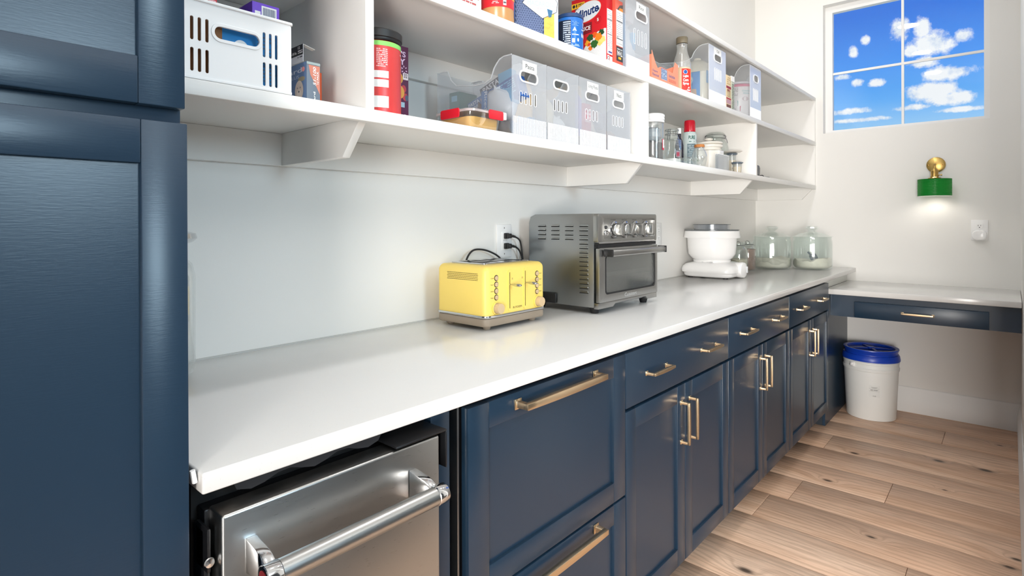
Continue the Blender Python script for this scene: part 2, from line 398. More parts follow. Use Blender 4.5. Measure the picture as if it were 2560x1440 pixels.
# oak planks laid across the room; butt joints where the photograph shows them
rows = [2.975+0.2475*k for k in range(-25, 7)]
joints = {2.2325: [-1.152], 2.48: [-0.62], 2.7275: [-0.694], 2.975: [-1.015], 3.2225: [-0.40], 3.47: [-0.672], 3.7175: [-0.30], 3.965: [-1.142], 4.2125: [-0.55]}
for x in rows:
    x1 = min(x+0.2475, XE); x0 = max(x, XF)
    if x1-x0 < .02: continue
    js = next((v for k_, v in joints.items() if abs(k_-x) < .01), [random.uniform(-1.2, -.3)])
    ys = [0.0]+js+[-1.78]
    for a, b in zip(ys[:-1], ys[1:]):
        g = 0.0008
        box('plank', OAK, fl, x0+g, x1-g, b+g, a-g, -0.012, 0.0, bev=0.0011)

struct('wall_left', MB().box(XN, XE+.15, 0.0, 0.12, 0, ROOM_TOP), WALL)
WY0, WY1, WZ0, WZ1 = -1.334, -0.4535, 1.846, 2.745
ew = MB().box(XE, XE+.15, -1.6, WY0, 0, ROOM_TOP).box(XE, XE+.15, WY1, 0.0, 0, ROOM_TOP).box(XE, XE+.15, WY0, WY1, 0, WZ0).box(XE, XE+.15, WY0, WY1, WZ1, ROOM_TOP)
struct('wall_end', ew, WALL)
struct('wall_right', MB().box(2.2, XE, YR-.12, YR, 0, ROOM_TOP), WALL)
struct('wall_far', MB().box(4.6, 4.72, -4.52, -1.6, 0, ROOM_TOP), WALL)
struct('wall_near', MB().box(XN-.12, XN, -1.6, 0.12, 0, ROOM_TOP).box(XF, XN-.12, -1.6, -1.48, 0, ROOM_TOP), WALL)
struct('wall_side', MB().plate([(-4.4, 0), (-1.5, 0), (-1.5, ROOM_TOP), (-4.4, ROOM_TOP)], [[(-4.15, .08), (-1.65, .08), (-1.65, 1.68), (-4.15, 1.68)]], lambda h, v, q: (XF-q, h, v), .12), WALL)  # opening added for the side fill lamp
struct('ceiling', MB().box(XF, 4.6, -4.4, 0.12, ROOM_TOP, ROOM_TOP+.08), CEIL)
# unseen back wall with a window, made dark to dim its reflection in the pantry doors
struct('wall_back', MB().plate([(XF, 0), (4.6, 0), (4.6, ROOM_TOP), (XF, ROOM_TOP)], [[(.30, 1.52), (1.26, 1.52), (1.26, 2.48), (.30, 2.48)]], lambda h, v, q: (h, -4.4-q, v), .12), principled('unseen_dark_wall', (62, 66, 72), .7))
# baseboards
def baseboard(name, poly, axis, a0, a1): struct(name, MB().prism(poly, axis, a0, a1), TRIMW, bev=0.0006, seg=1)
prof = [(0, 0), (-.016, 0), (-.016, .098), (-.013, .104), (-.013, .122), (-.010, .128), (-.010, .138), (-.006, .146), (-.006, .155), (-.003, .163), (0, .163)]
baseboard('baseboard_end', [(XE+q[0], q[1]) for q in prof], 'y', YR, -0.60)
baseboard('baseboard_right', [(YR-q[0], q[1]) for q in prof], 'x', 2.2, XE)

# window: frame, muntins and panes set back in the opening
win = MB()
GX = XE+.088
fw_ = .045
e_ = .0004
win.plate([(WY0+e_, WZ0+e_), (WY1-e_, WZ0+e_), (WY1-e_, WZ1-e_), (WY0+e_, WZ1-e_)], [[(WY0+.028, WZ0+.024), (WY1-fw_, WZ0+.024), (WY1-fw_, WZ1-fw_), (WY0+.028, WZ1-fw_)]], lambda h, v, q: (GX-.025+q, h, v), .045)
wo = struct('window_1', win, TRIMW)
gy0, gy1, gz0, gz1 = WY0+.028, WY1-fw_, WZ0+.024, WZ1-fw_
MB().box(GX-.006, GX+.006, -.9075, -.8925, gz0, gz1).build('muntin', TRIMW, wo, bev=0.001, seg=1)
MB().box(GX-.007, GX+.007, gy0, gy1, 2.263, 2.279).build('muntin', TRIMW, wo, bev=0.001, seg=1)
PANE = seethrough('window_pane', (252, 254, 255), (240, 245, 250), 0.0, 0.02, 0.02)
for (a, b) in ((gy0, -.9075), (-.8925, gy1)):
    for (c, d) in ((gz0, 2.263), (2.279, gz1)):
        MB().box(GX-.002, GX+.002, a, b, c, d).build('pane', PANE, wo)

# ------------------------------------------------------------------ shelving on the left wall
SD = 0.408
Z1, Z2, Z3 = 1.4845, 1.793, 2.105
SX0 = .2715
sh = thing('wall_shelving', 'long white built-in wall shelving with three boards over the counter', 'shelving', (0, 0, 0))
for z, lipb in ((Z1, 1.4565), (Z2, 1.766), (Z3, 2.082)):
    brd = box('shelf_board', SHELFW, sh, SX0, XE-.0005, -SD+.02, -.0005, z-.0125, z, bev=.0008)
    MB().box(SX0, XE-.0005, -SD, -SD+.02, lipb, z).build('nosing', SHELFW, brd, bev=.0025)
    # cleats along the walls under each board
    MB().box(SX0, XE-.0005, -.018, -.0005, z-.0965, z-.0125).build('cleat', SHELFW, sh, bev=.001, seg=1)
    MB().prism([(-.018, z-.0125), (-.398, z-.0125), (-.320, z-.0985), (-.018, z-.0985)], 'x', XE-.0185, XE-.0005).build('end_cleat', SHELFW, sh, bev=.001, seg=1)
for x0, x1, a, b in ((.709, .731, Z1, Z2-.0125), (1.974, 1.994, Z1, Z2-.0125), (3.227, 3.247, Z1, Z2-.0125), (.709, .731, Z2, Z3-.0125), (XE-.020, XE-.0007, Z1, Z2-.0125), (XE-.020, XE-.0007, Z2, Z3-.0125)):
    box('divider', SHELFW, sh, x0, x1, -SD+.003, -.0005, a, b, bev=.0008)
for x in (.716, 2.0, 3.273):
    MB().prism([(-.018, Z1-.0125), (-.377, Z1-.0125), (-.303, 1.388), (-.018, 1.388)], 'x', x, x+.020).build('bracket', SHELFW, sh, bev=.001, seg=1)

# ------------------------------------------------------------------ cabinets
def pull(parent, base, along, length, proj=.032, th=.0082, name='handle', mat=None, taper=1.35):
    """cast bar pull: two feet, two posts and a bar that swells towards its middle; along is 'x' or 'z' (or 'y' on a face turned to -x)"""
    x, y, z = base; h = length/2; mb = MB()
    def pt(a, p, q):   # a along the bar, p out of the face, q across
        return {'x': (x+a, y-p, z+q), 'z': (x+q, y-p, z+a), 'y': (x-p, y-a, z+q)}[along]
    t = th/2
    def prismoid(secs):
        b = len(mb.v)
        for s_ in secs: mb.v += s_
        for i in range(len(secs)-1):
            for j in range(4): mb.f.append((b+4*i+j, b+4*i+(j+1) % 4, b+4*i+4+(j+1) % 4, b+4*i+4+j))
        e = b+4*(len(secs)-1)
        mb.f.append((b+3, b+2, b+1, b)); mb.f.append((e, e+1, e+2, e+3))
    secs = []
    N = 10
    for i in range(N+1):
        a = -h-t+(2*h+2*t)*i/N; k = 1+(taper-1)*(1-((i-N/2)/(N/2))**2); d = t*k*1.0; o_ = proj-t+ (k-1)*t*.6
        secs.append([pt(a, o_-t, -d), pt(a, o_+t, -d), pt(a, o_+t, d), pt(a, o_-t, d)])
    prismoid(secs)
    for s_ in (-h, h):
        prismoid([[pt(s_-w, p, -w), pt(s_+w, p, -w), pt(s_+w, p, w), pt(s_-w, p, w)] for p, w in ((0.0003, t*1.7), (.003, t*1.7), (.004, t*1.05), (proj-2*t+.001, t*1.0))])
    return mb.build(name, mat or BRASS, parent, bev=.0009, seg=2)
def shaker(parent, name, x0, x1, z0, z1, y=-.62, stile=.057, rail=None, th=.02, rec=.008, mat=None):
    rail = rail or stile
    mb = MB(); yb = y+th
    mb.box(x0, x0+stile, y, yb, z0, z1).box(x1-stile, x1, y, yb, z0, z1).box(x0+stile, x1-stile, y, yb, z0, z0+rail).box(x0+stile, x1-stile, y, yb, z1-rail, z1)
    d = mb.build(name, mat or NAVY, parent, bev=.0016, seg=2)
    MB().box(x0+stile-.004, x1-stile+.004, y+rec, yb-.002, z0+rail-.004, z1-rail+.004).build('panel', mat or NAVY, d)
    return d
def base_cabinet(label, x0, x1, kick_end=False):
    c = thing('base_cabinet', label, 'cabinet', (0, 0, 0))
    box('carcass', NAVY, c, x0+.0005, x1-.0005, -.60, -.002, .105, CB-.0006)
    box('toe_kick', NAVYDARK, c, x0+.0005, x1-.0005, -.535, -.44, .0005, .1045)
    mid = (x0+x1)/2; g = .0022
    dr = box('drawer', NAVY, c, x0+g, x1-g, -.62, -.6005, .706, .864, bev=.0018)
    q = (x1-x0)/4
    for px in (x0+q*.95, x1-q*1.0): pull(dr, (px, -.62, .785), 'x', .13)
    for s_, a, b in ((0, x0+g, mid-g*.6), (1, mid+g*.6, x1-g)):
        d = shaker(c, 'door', a, b, .106, .697)
        pull(d, (b-.032 if s_ == 0 else a+.032, -.62, .575), 'z', .13)
    return c
base_cabinet('navy double-door base cabinet beside the wide panelled drawers', 1.429, 2.218)
base_cabinet('middle navy double-door base cabinet of the three along the wall', 2.218, 3.029)
base_cabinet('navy double-door base cabinet next to the low corner desk', 3.029, 3.847)
# panelled drawer unit
u = thing('drawer_unit', 'navy two-drawer unit with wide brass bar pulls beside the steel appliance', 'cabinet', (0, 0, 0))
box('carcass', BLACKM, u, .790, 1.4285, -.594, -.002, .105, CB-.0006)
box('toe_kick', NAVYDARK, u, .790, 1.4285, -.535, -.44, .0005, .1045)
box('frame_strip', STEEL, u, .7845, .7895, -.604, -.30, .106, CB-.001, label='thin bright metal edge strip')
for z0, z1, pz in ((.466, .864, .838), (.106, .460, .435)):
    d = shaker(u, 'drawer', .800, 1.4265, z0, z1, stile=.062, rail=.055)
    pull(d, (1.112, -.62, pz), 'x', .316, proj=.036, th=.0135, taper=1.25)
# dark slot with screws and the navy filler between appliance and drawers
fi = thing('filler_panel', 'narrow navy filler panel with dark screwed channel between appliance and drawers', 'panel')
box('strip', NAVY, fi, .715, .7640, -.604, -.30, .0, CB-.001, bev=.001)
ch = box('channel', CAVITY, fi, .7645, .7840, -.560, -.30, .0, CB-.001)
for z in (.80, .665, .53, .395):
    MB().lathe([(0, -.566), (.005, -.565), (.006, -.5605), (0, -.5603)], (.770, 0, z), 14, 'y').build('screw', BLACKM, ch)
# end filler under the desk (below the worktop) down to the floor
ep = thing('end_panel', 'dark navy end panel under the corner between cabinets and desk', 'panel')
box('panel', NAVY, ep, 3.8475, 4.478, -.600, -.585, .0005, .800)
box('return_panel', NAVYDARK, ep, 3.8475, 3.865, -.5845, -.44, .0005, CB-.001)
box('corner_post', NAVY, ep, 3.8475, 3.868, -.6205, -.6003, .655, .794)
sp = box('desk_strip', principled('pale_grey_strip', (190, 192, 186), 0.25), ep, 3.8475, 4.478, -.600, -.585, .8265, CB-.001, label='pale grey strip above the desk top')  # flat pale grey strip between desk top and worktop
# pantry tower
pc = thing('pantry_cabinet', 'tall dark navy pantry cabinet filling the left edge', 'cabinet')
box('carcass', NAVY, pc, -.45, .270, -.620, -.002, .0, 2.45, bev=.001)
shaker(pc, 'door', -.26, .2690, 1.3872, 2.40, y=-.6405, stile=.053, rail=.058)
shaker(pc, 'door', -.26, .2715, .11, 1.3685, y=-.6405, stile=.053, rail=.054)

# worktop
wt = thing('worktop', 'long white speckled quartz worktop over the navy base cabinets', 'countertop')
MB().box(.2845, XE-.001, -CD, -.004, CB, CT).build('slab', QUARTZ, wt, bev=.003, seg=3)
MB().box(.2845, XE-.001, -.004, -.0003, CT-.003, CT+.0035).build('caulk_line', principled('caulk', (196, 196, 192), 0.6), wt)
MB().tube([(.2775, -.634, .917), (.279, -.634, .908), (.2805, -.634, .9)], .0035, 8).build('caulk_blob', WHITEP, wt)

# desk at the end wall
DT, DB, DX = .8265, .7955, 3.851
dk = thing('desk', 'low white-topped navy corner desk with one drawer under the window', 'desk')
MB().box(DX, XE-.001, YR+.002, -.6015, DB, DT).build('desktop', QUARTZ, dk, bev=.003, seg=3)
box('apron', NAVY, dk, 3.880, 3.9, YR+.003, -.6215, .666, DB-.0005)
d = box('drawer', NAVY, dk, 3.8605, 3.8795, -1.3425, -.748, .669, .761, bev=.0018)
pull(d, (3.8605, -1.046, .717), 'y', .135, proj=.03)
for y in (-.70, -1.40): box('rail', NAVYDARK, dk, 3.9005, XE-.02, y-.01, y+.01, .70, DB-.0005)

# ------------------------------------------------------------------ stainless undercounter appliance
ap = thing('undercounter_fridge', 'stainless steel undercounter appliance with heavy tubular handle', 'appliance')
box('cavity', CAVITY, ap, .2925, .7145, -.585, -.002, .02, CB-.004)
dr = MB().box(.3055, .690, -.657, -.612, .06, .853).build('door', STEEL, ap, bev=.004, seg=3)
box('door_gasket', BLACKM, ap, .300, .695, -.6115, -.5855, .05, .848, bev=.003)
bar = [(.338, -.722, .787), (.634, -.722, .787)]
hd = MB().tube([(.352, -.722, .787), (.620, -.722, .787)], .0150, 28).build('handle', STEEL, ap)
for x0, x1 in ((.330, .3515), (.6205, .642)):
    MB().tube([(x0, -.722, .787), (x0+.0012, -.722, .787), (x1-.0012, -.722, .787), (x1, -.722, .787)], [.0150, .0162, .0162, .0152], 28).build('end_cap', CHROME, hd)
for a, b in ((.336, .352), (.618, .634)):
    MB().prism([(-.6572, .764), (-.6572, .812), (-.700, .806), (-.716, .797), (-.716, .777), (-.700, .770)], 'x', a, b).build('handle_post', CHROME, hd, bev=.002)
MB().lathe([(0, -.0004), (.0105, -.0004), (.0105, 0), (0, .0002)], (.3297, -.722, .787), 20, 'x').build('badge', P((120, 28, 34)), hd, label='dark red round badge on handle end')
br = MB().box(.590, .706, -.660, -.560, .8565, .8605).box(.7022, .706, -.660, -.606, .79, .8565).build('hinge_cover', BLACKM, ap, bev=.002, label='black bent hinge cover at the upper right')
MB().box(.293, .302, -.628, -.59, .60, .83).box(.293, .2985, -.640, -.60, .775, .835).build('hinge_bracket', BLACKM, ap, bev=.003)
MB().lathe([(0, -.6425), (.006, -.6415), (.007, -.6402), (0, -.640)], (.296, 0, .79), 14, 'y').build('screw', CHROME, ap)
wav = [(.34+.02*i, CB-.0195-.006*sin(i*1.3)) for i in range(13)]
MB().prism([(.335, CB-.006), (.59, CB-.006)] + wav[::-1], 'y', -.622, -.619).build('foam_strip', principled('black_foam', (34, 34, 37), 0.9), ap)

# ------------------------------------------------------------------ end wall fixtures
RZE = -pi/2        # local front (-y) faces -x in the room
sc = thing('wall_sconce', 'brass wall sconce with green ribbed glass shade, lit', 'lamp', (XE, -1.079, 1.583), RZE)
pl = MB().lathe([(0, -.016), (.040, -.016), (.047, -.012), (.049, -.0003)], (0, 0, 0), 48, 'y').build('backplate', brushed('spun_brass', (196, 164, 98), 0.30, (1, 1, 1)), sc)
for s_ in (-1, 1): MB().lathe([(0, -.024), (.004, -.023), (.005, -.018), (.003, -.0155)], (s_*.037, 0, 0), 14, 'y').build('screw', BRASSD, pl)
MB().tube([(0, -.015, 0), (0, -.055, .0), (0, -.082, -.004), (0, -.094, -.018), (0, -.095, -.034)], .0055, 14).build('arm', BRASSD, sc)
so = MB().lathe([(0, -.026), (.008, -.026), (.011, -.034), (.018, -.040), (.020, -.048), (.019, -.072), (.021, -.076), (.021, -.082), (.012, -.084), (0, -.084)], (0, -.095), 32).build('socket', BRASSD, sc)
MB().tube([(.018, -.095, -.07), (.034, -.095, -.07)], .003, 10).tube([(.032, -.095, -.07), (.037, -.095, -.07)], .0055, 10).build('switch', BRASSD, so)
MB().lathe([(.021, -.084), (.031, -.086), (.034, -.090), (.030, -.094), (.020, -.094)], (0, -.095), 32).build('shade_fitter', BRASSD, sc)
GREEN = bpy.data.materials.new('green_glass'); GREEN.use_nodes = True
LIGHT_THROUGH = .45
k = NT(GREEN.node_tree); p_ = k.n['Principled BSDF']; p_.inputs['Base Color'].default_value = lin((18, 120, 46)); p_.inputs['Roughness'].default_value = .12
tl = k.new('ShaderNodeBsdfTranslucent'); tl.inputs[0].default_value = lin((20, 150, 50))
mg = k.new('ShaderNodeMixShader'); mg.inputs[0].default_value = LIGHT_THROUGH; k.link(p_.outputs[0], mg.inputs[1]); k.link(tl.outputs[0], mg.inputs[2]); k.link(mg.outputs[0], k.n['Material Output'].inputs[0])
# drum shade whose surface carries chevron ribs
R0, ZT, ZB = .0835, -.0945, -.197
mb = MB(); NA, NZ = 144, 40
for i in range(NZ+1):
    for j in range(NA):
        a = 2*pi*j/NA; z = ZB+(ZT-ZB)*i/NZ
        zig = abs(((a*26/(2*pi)) % 1.0)-.5)*2
        ph = (z-ZB)/.0088+zig*.75
        r = R0+.0016*cos(2*pi*ph)
        mb.v.append((r*cos(a), r*sin(a)-.095, z))
for i in range(NZ):
    for j in range(NA): mb.f.append((i*NA+j, i*NA+(j+1) % NA, (i+1)*NA+(j+1) % NA, (i+1)*NA+j))
shd = mb.build('shade', GREEN, sc, angle=180)
MB().lathe([(.020, -.0935), (R0-.002, -.0940), (R0, -.0965), (R0-.003, -.098), (.020, -.0965)], (0, -.095), 48).build('shade_top', GREEN, shd)
MB().lathe([(R0-.002, ZB), (R0+.001, ZB-.002), (R0+.001, ZB-.004), (R0-.003, ZB-.004), (R0-.003, ZB)], (0, -.095), 48).build('rim', principled('milky_rim', (235, 236, 232), .3), shd)
MB().lathe([(0, -.150), (.016, -.146), (.023, -.132), (.020, -.115), (.012, -.098), (.011, -.090)], (0, -.095), 24).build('bulb', principled('lit_bulb', (255, 244, 225), .4, emit=((255, 236, 208), 5.0)), sc)
ll = bpy.data.lights.new('sconce_light', 'SPOT'); ll.energy = 0.9; ll.color = (1, .93, .85); ll.spot_size = radians(160); ll.spot_blend = .6; ll.shadow_soft_size = .03
lo = bpy.data.objects.new('sconce_light', ll); COL.objects.link(lo); lo.location = (XE-.095, -1.079, 1.583-.196); lo.rotation_euler = (0, 0, 0)

def duplex(parent, y, cz, mat=WHITEP):
    f = MB().prism(rrect(-.0165, .0165, cz-.0145, cz+.0145, .012), 'y', y-.002, y).build('receptacle', mat, parent, bev=.0006, seg=1)
    MB().box(-.0068, -.0048, y-.0022, y-.0019, cz-.001, cz+.007).box(.0048, .0068, y-.0022, y-.0019, cz-.0005, cz+.0065).build('slot', INK, f)
    MB().disc((0, y-.0022, cz-.008), .0026).build('ground_hole', INK, f)
    return f
o1 = thing('wall_outlet', 'white outlet on the end wall with round plug-in device, below sconce', 'outlet', (XE, -1.286, 1.175), RZE)
MB().box(-.0395, .0395, -.006, -.0003, -.0615, .0615).build('cover_plate', WHITEP, o1, bev=.002)
duplex(o1, -.006, .0245); duplex(o1, -.006, -.022)
nd = thing('plug_in_device', 'rounded white plug-in device in the lower socket of the end-wall outlet', 'plug', (XE-.0085, -1.286, 1.175-.026), RZE)
MB().prism(rrect(-.034, .034, -.034, .026, .026, 8), 'y', -.030, 0).build('body', WHITEG, nd, bev=.006, seg=3)
MB().box(-.007, -.005, -.0002, .004, -.004, .004).box(.005, .007, -.0002, .004, -.004, .004).build('prongs', CHROME, nd)

# ------------------------------------------------------------------ worktop objects
# outlet with two plugs
o2 = thing('wall_outlet', 'white wall outlet with two black plugs behind the yellow toaster', 'outlet', (1.609, 0, 1.166))
MB().box(-.0415, .0415, -.006, -.0003, -.0625, .0625).build('cover_plate', WHITEP, o2, bev=.0015)
ins = MB().box(-.0165, .0165, -.0085, -.006, -.034, .034).build('socket_insert', WHITEP, o2, bev=.001)
for s_ in (-1, 1): MB().disc((0, -.0062, s_*.049), .0028).build('screw', principled('dull_steel', (150, 150, 150), .4, 1), o2)
MB().box(-.010, -.001, -.0090, -.0086, .001, .0045).box(.001, .010, -.0090, -.0086, .001, .0045).build('test_button', P((205, 205, 204)), ins)
def cord(name, label, plug, path, r=.0033):
    t = thing(name, label, 'cord', plug)
    MB().box(-.011, .011, -.012, -.0004, -.011, .011).box(-.009, .009, -.026, -.012, -.009, .009).build('plug', BLACK, t, bev=.003)
    pts = [Vector((0, -.02, 0))]+[Vector(q)-Vector(plug) for q in path]
    # smooth the path
    out = []
    for i in range(len(pts)-1):
        p0, p1, p2, p3 = pts[max(i-1, 0)], pts[i], pts[i+1], pts[min(i+2, len(pts)-1)]
        for s_ in range(8):
            q = s_/8; out.append(.5*((2*p1)+(p2-p0)*q+(2*p0-5*p1+4*p2-p3)*q*q+(3*p1-p0-3*p2+p3)*q**3))
    out.append(pts[-1])
    MB().tube(out, r, 10).build('cable', BLACK, t)
    MB().tube([(.004, -.017, 0), (.02, -.019, -.001), (.034, -.0195, -.004)], [.0065, .0052, .0042], 10).build('strain_relief', BLACK, t)
    return t
cord('power_cord', 'black power cord plugged into the upper socket of the toaster outlet', (1.612, -.0088, 1.185), [(1.640, -.029, 1.182), (1.672, -.030, 1.165), (1.684, -.030, 1.12), (1.692, -.030, 1.06), (1.69, -.03, .98), (1.66, -.03, .925)])
cord('power_cord', 'black power cord plugged into the lower socket of the toaster outlet', (1.612, -.0088, 1.147), [(1.640, -.029, 1.145), (1.668, -.030, 1.128), (1.684, -.031, 1.095), (1.690, -.038, 1.05), (1.68, -.039, .97), (1.64, -.036, .93), (1.56, -.03, .93)])
t = thing('power_cord', 'black cord arching up against the wall behind the yellow toaster top', 'cord', (1.45, -.045, CT))
arc = [(-.09, -.004, .05), (-.087, .006, .13), (-.072, .012, .190), (-.035, .020, .222), (.01, .022, .226), (.06, .020, .215), (.11, .018, .190), (.15, .018, .14), (.165, .018, .06), (.15, .018, .008)]
pts = [Vector(q) for q in arc]; out = []
for i in range(len(pts)-1):
    p0, p1, p2, p3 = pts[max(i-1, 0)], pts[i], pts[i+1], pts[min(i+2, len(pts)-1)]
    for s_ in range(6):
        q = s_/6; out.append(.5*((2*p1)+(p2-p0)*q+(2*p0-5*p1+4*p2-p3)*q*q+(3*p1-p0-3*p2+p3)*q**3))
out.append(pts[-1])
MB().tube(out, .0034, 10).build('cable', BLACK, t)

# toaster
YEL = principled('yellow_enamel', (243, 214, 112), .42, spec=.4)
TAUPE = principled('taupe_plastic', (150, 136, 120), .5); CREAM = principled('beige_knob', (205, 178, 140), .4)
tx0, tx1, tyf, tyb = 1.209, 1.497, -.285, -.068
to = thing('toaster', 'yellow four-slice toaster with two levers and beige knobs', 'toaster', ((tx0+tx1)/2, (tyf+tyb)/2, CT))
w, d = (tx1-tx0)/2, (tyb-tyf)/2
bd = MB().prism(rrect(-w, w, -d, d, .02), 'z', .046, .194).build('body', YEL, to)
me = bd.data; bm = bmesh.new(); bm.from_mesh(me)
top = [e for e in bm.edges if all(v.co.z > .19 for v in e.verts) and len(e.link_faces) == 2 and e.calc_face_angle(0) > .5]
bmesh.ops.bevel(bm, geom=top, offset=.034, segments=7, profile=.5, affect='EDGES', clamp_overlap=True)
bm.to_mesh(me); bm.free()
for p in me.polygons: p.use_smooth = True
me.set_sharp_from_angle(angle=radians(60))
MB().prism(rrect(-w-.003, w+.003, -d-.003, d+.003, .022), 'z', .038, .046).build('chrome_band', CHROME, to, bev=.002)
MB().prism(rrect(-w-.001, w+.001, -d-.001, d+.001, .022), 'z', .012, .038).build('base', TAUPE, to, bev=.006, seg=3)
for a in (-w+.035, w-.035):
    for b in (-d+.03, d-.03): MB().lathe([(.010, .0004), (.012, .004), (.012, .0125)], (a, b), 16).lathe([(0, .0004), (.010, .0004)], (a, b), 16).build('foot', TAUPE, to)
tp = MB().plate(rrect(-w+.036, w-.036, -d+.040, d-.030, .006), [rrect(c-.0125, c+.0125, -d+.052, d-.042, .006) for c in (-.078, -.028, .028, .078)], lambda h, v, t_: (h, v, .1985-t_), .005).build('slot_plate', CHROME, to)
for c in (-.078, -.028, .028, .078): MB().box(c-.0125, c+.0125, -d+.052, d-.042, .1938, .1944).build('bread_slot', CAVITY, tp)
MB().box(-w+.036, w-.036, -d+.040, d-.030, .1905, .1937).build('slot_bed', CAVITY, tp)
polys = []
for r in range(5):
    for c in range(31):
        h = -.056 + .0043*c + (.0021 if r % 2 else 0)
        polys.append(ell(h+.0, .150+.0049*r, .0014, .0014, 8))
flat('vent_holes', to, polys, CAVITY, L(-w-.0004), kind='stuff')
for s_ in (-1, 1):
    hx = s_*.0375
    MB().plate(rrect(hx-.0085, hx+.0085, .040+.010, .178, .0083), [rrect(hx-.0022, hx+.0022, .058, .170, .002)], lambda h, v, t_: (h, -d-.0022+t_, v), .003).build('lever_track', YEL, to)
    MB().box(hx-.0022, hx+.0022, -d-.0003, -d+.004, .058, .170).build('lever_slot', CAVITY, to)
    lq = MB().lathe([(0, 0), (.0026, 0), (.0030, -.008), (.0065, -.018), (.0085, -.030), (.0075, -.040), (.004, -.045), (0, -.046)], (0, 0, 0), 18, 'y').build('lever', CHROME, to); lq.location = (hx, -d-.002, .132); lq.scale = (1, 1, .62)
    kx = s_*.0995
    MB().lathe([(.019, 0), (.019, -.004), (.0165, -.005)], (kx, -d-.0002, .066), 28, 'y').build('dial_ring', YEL, to)
    kn = MB().lathe([(.0155, -.003), (.0155, -.020), (.0145, -.022), (0, -.022)], (kx, -d, .066), 28, 'y').build('knob', CREAM, to)
    for i in range(4):
        bz = .098+.0195*i
        b = MB().lathe([(.0068, -.0004), (.0068, -.003), (.0058, -.0036), (0, -.0036)], (kx-.001*s_, -d, bz), 20, 'y').build('button', CREAM, to)
        MB().lathe([(.0070, -.0006), (.0088, -.0012), (.0090, -.0002)], (kx-.001*s_, -d, bz), 20, 'y').build('button_ring', INK, b)
        word = ('Reheat', 'Defrost', 'Bagel', 'Cancel')[i]
        text(b, word, kx+s_*.011-(.012 if s_ < 0 else 0), kx+s_*.011+(.012 if s_ > 0 else 0), bz-.0018, bz+.0018, F(d+.0004), INK)
    MB().prism(rrect(hx-s_*.013-.0028, hx-s_*.013+.0028, .146, .152, .0015), 'y', -d-.0005, -d-.0001).build('toast_mark', P((196, 168, 96)), to)
text(to, 'BUYDEEM', -.021, .021, .0565, .0625, F(d+.0004), INK)

# toaster oven
ox0, ox1, oyf, oyb = 1.690, 2.128, -.362, -.060
ov = thing('toaster_oven', 'stainless steel toaster oven with four knobs and glass door', 'oven', ((ox0+ox1)/2, (oyf+oyb)/2, CT))
w, d = (ox1-ox0)/2, (oyb-oyf)/2
prof = rrect(-w, w, .022, .352, .004)
MB().prism([(-d+.012, .022), (-d+.012, .352), (d-.03, .352), (d-.008, .343), (d, .32), (d, .06), (d-.006, .05), (d-.12+.0, .05), (d-.125, .022)][::-1], 'x', -w, w).build('body', STEELV, ov, bev=.002)
lv = MB().prism([(0, 0), (.030, 0), (.033, .003), (.030, .0062), (0, .0062), (-.0022, .003)], 'x', -.0022, 0).mesh(.0008, 1, name='louver')
lv2 = MB().box(-.0024, .0002, -.001, .034, -.0024, -.0002).mesh(name='louver_gap')
lv.materials.append(STEELV); lv2.materials.append(CAVITY)
for i in range(16):
    for j in range(4 if i < 4 else 1):
        o = link('louver', lv, None, ov); o.location = (-w-.0002, -d+.036+j*.062, .308-i*.0157)
        o = link('louver_gap', lv2, None, o); o.location = (0, 0, 0)
MB().box(-w-.006, -w+.002, d-.13, d+.01, .024, .062).build('side_grip', BLACK, ov, bev=.006)
# front: control panel
yf = -d
cp = MB().plate(rrect(-w, w, .247, .352, .010), [rrect(-w+.038, w-.014, .262, .334, .006)], lambda h, v, t_: (h, yf-.006+t_, v), .02).build('control_panel', STEEL, ov, bev=.003)
MB().box(-w+.032, w-.010, yf+.004, yf+.012, .258, .338).build('dial_plate', STEEL, cp)
MB().box(-w+.002, w-.002, yf-.004, yf+.014, .2325, .2445).build('dark_gap', BLACKM, ov)
MB().box(-w+.01, w-.02, yf-.008, yf+.004, .246, .252).build('chrome_lip', CHROME, ov, bev=.001)
for i, (kx, ang) in enumerate(((-.097, 0), (-.018, 28), (.058, -14), (.139, 0))):
    ring = MB().lathe([(.031, 0), (.031, -.004), (.026, -.006), (.0255, -.003), (0, -.003)], (kx, yf+.004, .294), 36, 'y').build('dial_ring', CHROME, ov)
    m_ = MB().lathe([(.022, 0), (.022, -.010), (.020, -.014), (0, -.014)], (0, 0, 0), 32, 'y').prism(rrect(-.0085, .0085, -.023, .023, .006), 'y', -.036, -.012).build('knob', STEEL, ov, bev=.002)
    m_.location = (kx, yf+.0005, .294); m_.rotation_euler = (0, radians(ang), 0)
    text(ov, ('TIMER', 'FUNCTION', 'TEMP', 'TOAST SHADE')[i], kx-.022, kx+.014, .3285, .3318, F(-yf-.0038), INK)
    polys = [ell(kx+.028*sin(radians(a)), .294+.028*cos(radians(a)), .0011, .0011, 8) for a in range(-140, 150, 28)]
    flat('dial_marks', ring, polys, INK, F(-yf+.0028))
MB().lathe([(0, -.004), (.006, -.003), (.007, 0)], (-.150, yf+.004, .303), 18, 'y').build('power_light', P((60, 60, 62)), ov)
MB().lathe([(.005, -.003), (.008, -.004), (.010, 0)], (-.150, yf+.004, .284), 24, 'y').build('light_switch', CHROME, ov)
